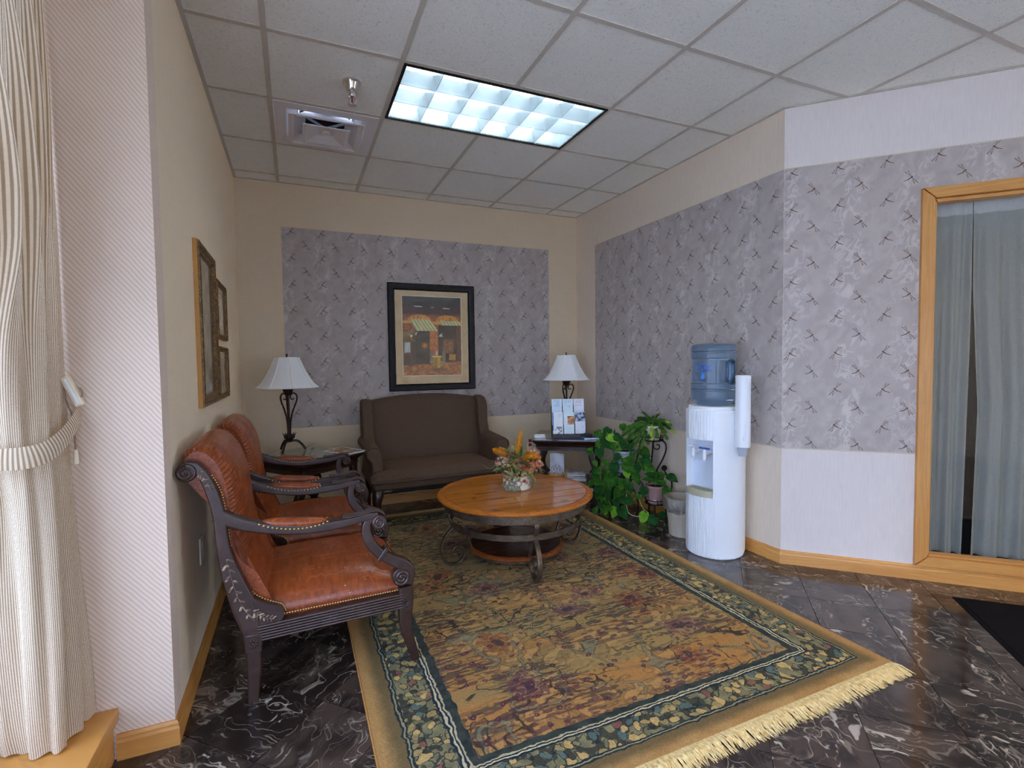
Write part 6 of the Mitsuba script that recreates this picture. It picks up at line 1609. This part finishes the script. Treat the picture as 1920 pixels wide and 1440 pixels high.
specs = [
 (0, 1, leaflet('m_leaflet_a', '#cfe3f0', '#3c78a8', ln((.93, .905, .88, .85, .79, .76, .735, .70))), 'pale blue leaflet, back row left of the brochure rack'),
 (1, 1, leaflet('m_leaflet_b', '#d3e6ef', '#4f93ac', ln((.93, .905, .88, .845, .74)), ((.6, 1.0, .62, .72), '#7c8690', '#dfe6ea')), 'pale blue leaflet, back row middle of the brochure rack'),
 (2, 1, leaflet('m_leaflet_c', '#dfe3ee', '#9a6d8c', ln((.94, .91, .88, .85, .78, .75, .72))), 'pale lilac leaflet, back row right of the brochure rack'),
 (0, 0, leaflet('m_leaflet_d', '#e6ecee', '#5a6470', ln((.90, .87, .84, .81), .5, .9, .008), ((.2, .9, .10, .42), '#e6ecee', '#7c7f88'), ((.0, .09, .25, .98), '#3558a4')), 'white leaflet with a blue edge, front row left of the brochure rack'),
 (1, 0, leaflet('m_leaflet_e', '#d9eaf0', '#7ea7b8', ln((.36, .16, .12), .1, .9, .006), ((.36, 1.0, .50, .84), '#d98d3c', '#8a5a3c')), 'pale leaflet with an orange photo, front row middle of the brochure rack'),
 (2, 0, leaflet('m_leaflet_f', '#dde2ec', '#55688c', ln((.40, .36, .28, .2), .65, .9, .010), ((.02, 1.0, .62, .98), '#22242c', '#9fb0d2')), 'pale leaflet with a dark photo, front row right of the brochure rack')]
for c, row, mt_, lab in specs:
    w, h = .090, (.215 if row == 0 else .225)
    x0 = -.1435 + c * .0967 + .003; y = (-.010, .052)[row]; z = (.005, .105)[row]
    m = box(x0, x0 + w, y, y + .012, z, z + h, .0005); uvs = np.c_[(m.vertices[:, 0] - x0) / w, (m.vertices[:, 2] - z) / h]
    m = BR(rot(m, (1, 0, 0), -8, (0, y, z)))
    k2 = thing('brochure', lab, 'brochure'); scene[k2] = mikit.ply(m, mt_, False, uv=uvs)
# little white card box, blue book with driftwood and shells
k = thing('card_box', 'small white card box on the left side of the right lamp table', 'box')
q = on_table(1, -.225, -.185)
put(k, 'box', place(cat(box(-.048, .048, -.024, .024, 0, .006, .001), box(-.048, .048, .018, .022, .006, .024, .001), box(-.048, -.044, -.022, .022, .006, .020, .001), box(.044, .048, -.022, .022, .006, .020, .001), box(-.044, .044, -.022, -.018, .006, .012, .001)), q[0], q[1], ZT_, -22), 'm_paper_white')
put(k, 'cards', place(box(-.042, .042, -.016, .016, .006, .016, .001), q[0], q[1], ZT_, -22), 'm_paper_white')
bxy = (2.715, -.925)
mat('m_blue_cover', proc(lambda p, n, uv: mix(C('#1f3a5f'), C('#4b7dab'), smoothstep(.4, .6, noise(p.x * 18, p.y * 18)))), .25, clearcoat=.4)
k = thing('blue_book', 'flat blue book on the front right corner of the right lamp table', 'book')
put(k, 'cover', place(cat(box(-.105, .105, -.070, .070, 0, .0025, .0006), box(-.105, .105, -.070, .070, .0145, .017, .0006), box(-.107, -.104, -.070, .070, 0, .017, .0006)), *bxy, ZT_, -18), 'm_blue_cover'); put(k, 'pages', place(box(-.103, .101, -.066, .066, .0025, .0145, .0004), *bxy, ZT_, -18), 'm_paper_white')
sr = np.random.default_rng(3)
mat('m_driftwood', '#3d342c', .8); mat('m_shell', '#8f5f48', .5); mat('m_shell_pale', '#d9cbb4', .5)
zb = ZT_ + .0175
def onb(u, v): a = math.radians(-18); return bxy[0] + u * math.cos(a) - v * math.sin(a), bxy[1] + u * math.sin(a) + v * math.cos(a)
x_, y_ = onb(-.055, -.01)
dwp = spline([onb(-.10, .0) + (zb + .012,), onb(-.08, .01) + (zb + .018,), onb(-.05, -.01) + (zb + .016,), onb(-.02, .0) + (zb + .010,)], 24)
dv = sweep(dwp, circle(1, 9), .006 + .009 * np.sin(np.linspace(.2, 2.9, 24))); dv.vertices += .004 * (meshkit.noise(dv.vertices * 120)[:, None] - .5); dv.vertices[:, 2] += zb - dv.vertices[:, 2].min()
single('driftwood', 'dark piece of driftwood on the blue book', 'driftwood', dv, 'm_driftwood', True)
k = thing('small_figurine', 'tiny black and white figurine standing on the blue book', 'figurine')
x_, y_ = onb(-.005, -.02)
put(k, 'body', lathe([(0, zb), (.009, zb), (.011, zb + .010), (.008, zb + .024), (.0065, zb + .028), (.0075, zb + .034), (.004, zb + .040), (0, zb + .041)], 20, (x_, y_)), 'm_driftwood', True); put(k, 'belly', blob(.004, .004, .010, x_ - .0055, y_ - .0055, zb + .013, 2), 'm_shell_pale', True)
for i, (u, v, s_) in enumerate(((.030, -.01, .019), (.055, .01, .017), (.045, -.035, .015), (.075, -.015, .018), (.025, .025, .014), (.085, .02, .014))):
    x_, y_ = onb(u, v)
    # ribbed spiral shell
    a = np.linspace(0, 5 * np.pi, 60); r = s_ * np.exp(-a / 9)
    sh = sweep(np.c_[x_ + r * np.cos(a + i), y_ + r * np.sin(a + i) * .9, zb + s_ * .35 + .0011 * a], circle(1, 8), r * .55); sh.vertices[:, 2] += zb - sh.vertices[:, 2].min()
    single('sea_shell', 'pale spiral sea shell among the brown ones on the blue book' if i == 4 else 'brown spiral sea shell in the heap on the blue book', 'shell', sh, 'm_shell_pale' if i == 4 else 'm_shell', True, group='sea shells on the blue book')
x_, y_ = onb(.06, .0)
single('twig', 'thin curled twig over the shells on the blue book', 'twig', tube(spline([onb(.0, .03) + (zb + .003,), onb(.02, .02) + (zb + .030,), onb(.06, .0) + (zb + .048,), onb(.095, -.01) + (zb + .025,), onb(.10, -.015) + (zb + .002,)], 40), .0014, 6), 'm_twig', True)
# lower shelf: basket with a printed card, stack of magazines
zs_ = .1905
k = thing('basket', 'small round wicker basket on the lower shelf of the right lamp table', 'basket')
wx, wy = 2.482, -.680
mat('m_wicker', proc(lambda p, n, uv: mix(C('#6f4426'), C('#b98a55'), .5 + .5 * dr.sin(p.z * 700 + 6.28 * noise(p.x * 90, p.y * 90)))), .7)
put(k, 'bowl', lathe([(0, zs_), (.058, zs_), (.060, zs_ + .003), (.072, zs_ + .085), (.066, zs_ + .085), (.055, zs_ + .008), (0, zs_ + .006)], 40, (wx, wy)), 'm_wicker', 30)
put(k, 'rim', lathe([(.062, zs_ + .080), (.078, zs_ + .080), (.080, zs_ + .088), (.076, zs_ + .097), (.064, zs_ + .097), (.060, zs_ + .090)], 40, (wx, wy), closed=True), 'm_wicker_rim', 30)
mat('m_wicker_rim', '#c59a66', .6)
put(k, 'handle', tube(spline([(wx + .07, wy - .03, zs_ + .01), (wx + .078, wy - .034, zs_ + .06), (wx + .080, wy - .036, zs_ + .11)], 14), .004, 6), 'm_wicker_rim', True)
def sketch(p, n, uv):
    u, v = uv.x, uv.y
    ring_ = lambda cx, cy, r: 1 - smoothstep(.008, .02, dr.abs(dr.sqrt(dr.square(u - cx) + dr.square((v - cy) * 1.15)) - r))
    m = dr.maximum(ring_(.28, .30, .17), ring_(.72, .28, .18)); m = dr.maximum(m, dr.maximum(ring_(.28, .30, .04), ring_(.72, .28, .07)))
    ff = lambda a, b, c, d: 1 - smoothstep(0, .012, seg(u, v, a, b, c, d, .004, .004))
    m = dr.maximum(m, dr.maximum(dr.maximum(ff(.28, .30, .42, .50), ff(.42, .50, .68, .46)), dr.maximum(ff(.72, .28, .62, .58), ff(.42, .50, .52, .28))))
    m = dr.maximum(m, dr.maximum(ff(.52, .28, .68, .46), ff(.36, .53, .48, .53)))
    m = dr.maximum(m, smoothstep(.55, .62, noise(u * 50, v * 3)) * (dr.select((v > .60) & (v < .80) & (u < .35), 1.0, 0.0)) * smoothstep(.4, .6, noise(3, v * 40)) * .6)
    return mix(C('#dfe2e6'), C('#4a4a4e'), m * .85)
mat('m_sketch', proc(sketch), .5)
def cardfn(u, v):
    x = -.062 + .124 * u; return np.stack([x, .020 - .03 * (2 * u - 1) ** 2 + .03 * v, .03 + .205 * v - .01 * (u - .5)], -1)
cm, cuv = grid(16, 12, cardfn); cb, _ = grid(16, 12, lambda u, v: cardfn(u, v) + np.array([0, .002, 0]), True)
k = thing('printed_card', 'white card with a bicycle drawing standing in the wicker basket', 'card')
put(k, 'sheet', place(cm, wx + .005, wy + .0, zs_ + .02, -24), 'm_sketch', True, uv=cuv)
bk = [('#b9b4a6', .21, .15, .030, 10), ('#2e3338', .215, .16, .014, 4), ('#cfc7b4', .20, .15, .022, 12), ('#d8d3c6', .185, .135, .012, 16)]
zz = zs_
for i, (col, w, d, h, a) in enumerate(bk):
    mat(f'm_cover_{i}', proc(lambda p, n, uv, col=col: mix(C(col), C('#5c564c'), smoothstep(.56, .64, noise(p.x * 40, p.y * 40, 2)) * .6)), .4)
    k = thing('magazine' if i != 1 else 'book', ('thick pale book at the bottom of the stack on the lower shelf', 'thin dark book, second from the bottom of the stack on the lower shelf', 'cream book, second from the top of the stack on the lower shelf', 'white magazine with dark print on top of the stack on the lower shelf')[i], 'book' if i < 3 else 'magazine')
    put(k, 'pages', place(box(-w / 2 + .003, w / 2 - .002, -d / 2 + .003, d / 2 - .003, .002, h - .002, .0004), 2.675, -.640, zz, a - 35), 'm_paper_white')
    put(k, 'cover', place(cat(box(-w / 2, w / 2, -d / 2, d / 2, 0, .0022, .0006), box(-w / 2, w / 2, -d / 2, d / 2, h - .0022, h, .0006), box(-w / 2, -w / 2 + .003, -d / 2, d / 2, 0, h, .0006)), 2.675, -.640, zz, a - 35), f'm_cover_{i}')
    zz += h + .0004

# ------------------------------------------------------------------ wall fittings
mat('m_outlet_red', '#a8401f', .4)
k = thing('wall_outlet', 'cream wall outlet with two orange sockets behind the right lamp table', 'outlet')
ox, oz = 2.548, .445
put(k, 'plate', box(ox - .036, ox + .036, -.006, 0, oz - .058, oz + .058, .002), 'm_cream_plastic')
for dz in (.021, -.021):
    s_ = put(k, 'socket', box(ox - .017, ox + .017, -.009, -.005, oz + dz - .015, oz + dz + .015, .003), 'm_outlet_red')
    for d_ in (-.006, .006): put(s_, 'slot', box(ox + d_ - .0012, ox + d_ + .0012, -.0095, -.0088, oz + dz - .002, oz + dz + .007, .0002), 'm_dark')
k = thing('power_cord', 'black power cord running from the back wall to the right lamp table', 'cord')
put(k, 'plug', box(ox + .030, ox + .058, -.05, -.0005, oz + .02, oz + .042, .004), 'm_dark')
put(k, 'cable', tube(spline([(ox + .044, -.045, oz + .02), (ox + .05, -.07, oz - .08), (ox + .06, -.08, .18), (ox + .09, -.09, .02), (ox + .2, -.12, .006), (ox + .3, -.2, .006)], 60), .0032, 6), 'm_dark', True)
k = thing('wall_outlet', 'cream wall outlet low on the left wall behind the nearer armchair', 'outlet')
put(k, 'plate', box(0, .006, -2.03, -1.955, .40, .515, .002), 'm_cream_plastic')
for dz in (.021, -.021): put(k, 'socket', box(.005, .009, -2.01, -1.976, .457 + dz - .015, .457 + dz + .015, .003), 'm_cream_plastic')

# ------------------------------------------------------------------ blind cord weight and holder at the street window
k = thing('blind_cord_holder', 'cream plastic cord holder with bead chain on the ribbed wall beside the striped curtain', 'cord holder')
hb = np.array([-.219, -2.588, 1.186])
m = rot(box(-.011, .011, -.012, .012, -.048, .048, .003), (0, 1, 0), -22); put(k, 'body', mv(m, *hb), 'm_cream_plastic')
put(k, 'cover', mv(rot(box(-.004, .004, -.016, -.011, -.040, .040, .002), (0, 1, 0), -22), *hb), 'm_white_plastic')
bd = [blob(.0028, .0028, .0028, *q, 1) for q in spline([(-.236, -2.592, 1.20), (-.231, -2.600, 1.16), (-.221, -2.602, 1.125), (-.217, -2.600, 1.09), (-.2165, -2.598, 1.05), (-.216, -2.598, 1.008)], 42)]
put(k, 'bead_chain', cat(bd), 'm_bead', True, kind='stuff')
mat('m_bead', '#8f7b66', .4)
put(k, 'hook', tube(spline([(-.206, -2.574, 1.195), (-.200, -2.584, 1.19), (-.197, -2.588, 1.175), (-.203, -2.586, 1.165)], 16), .002, 6), 'm_bead', True)
put(k, 'pull', lathe([(0, .966), (.0068, .966), (.0072, .970), (.0055, 1.006), (.003, 1.009), (0, 1.009)], 16, (-.2155, -2.598)), 'm_cream_plastic', 30)

# ------------------------------------------------------------------ lit lamp behind the viewer, seen mirrored in the picture glass
k = thing('floor_lamp', 'lit floor lamp with a pleated amber shade, mirrored in the glass of the cafe print', 'floor lamp')
lx, ly = 2.36, -4.92
put(k, 'base', lathe([(0, 0), (.15, 0), (.15, .012), (.03, .03), (.014, .05), (0, .05)], 40, (lx, ly)), 'm_brass', 30)
put(k, 'pole', cyl(.011, .04, 1.72, lx, ly), 'm_brass', 30)
scene['m_warm_shade'] = {'type': 'principledthin', 'base_color': rgb('#f1d39a'), 'roughness': .8, 'spec_trans': 0.0, 'diff_trans': .9}
put(k, 'shade', lathe([(.185, 1.64), (.085, 1.87)], 48, (lx, ly)), 'm_warm_shade', True)
bm_ = trimesh.creation.icosphere(subdivisions=2); bm_.vertices = bm_.vertices * .05 + [lx, ly, 1.76]
put(k, 'bulb', bm_, 'm_tube', True, emitter={'type': 'area', 'radiance': {'type': 'rgb', 'value': WARM_LIGHT}})
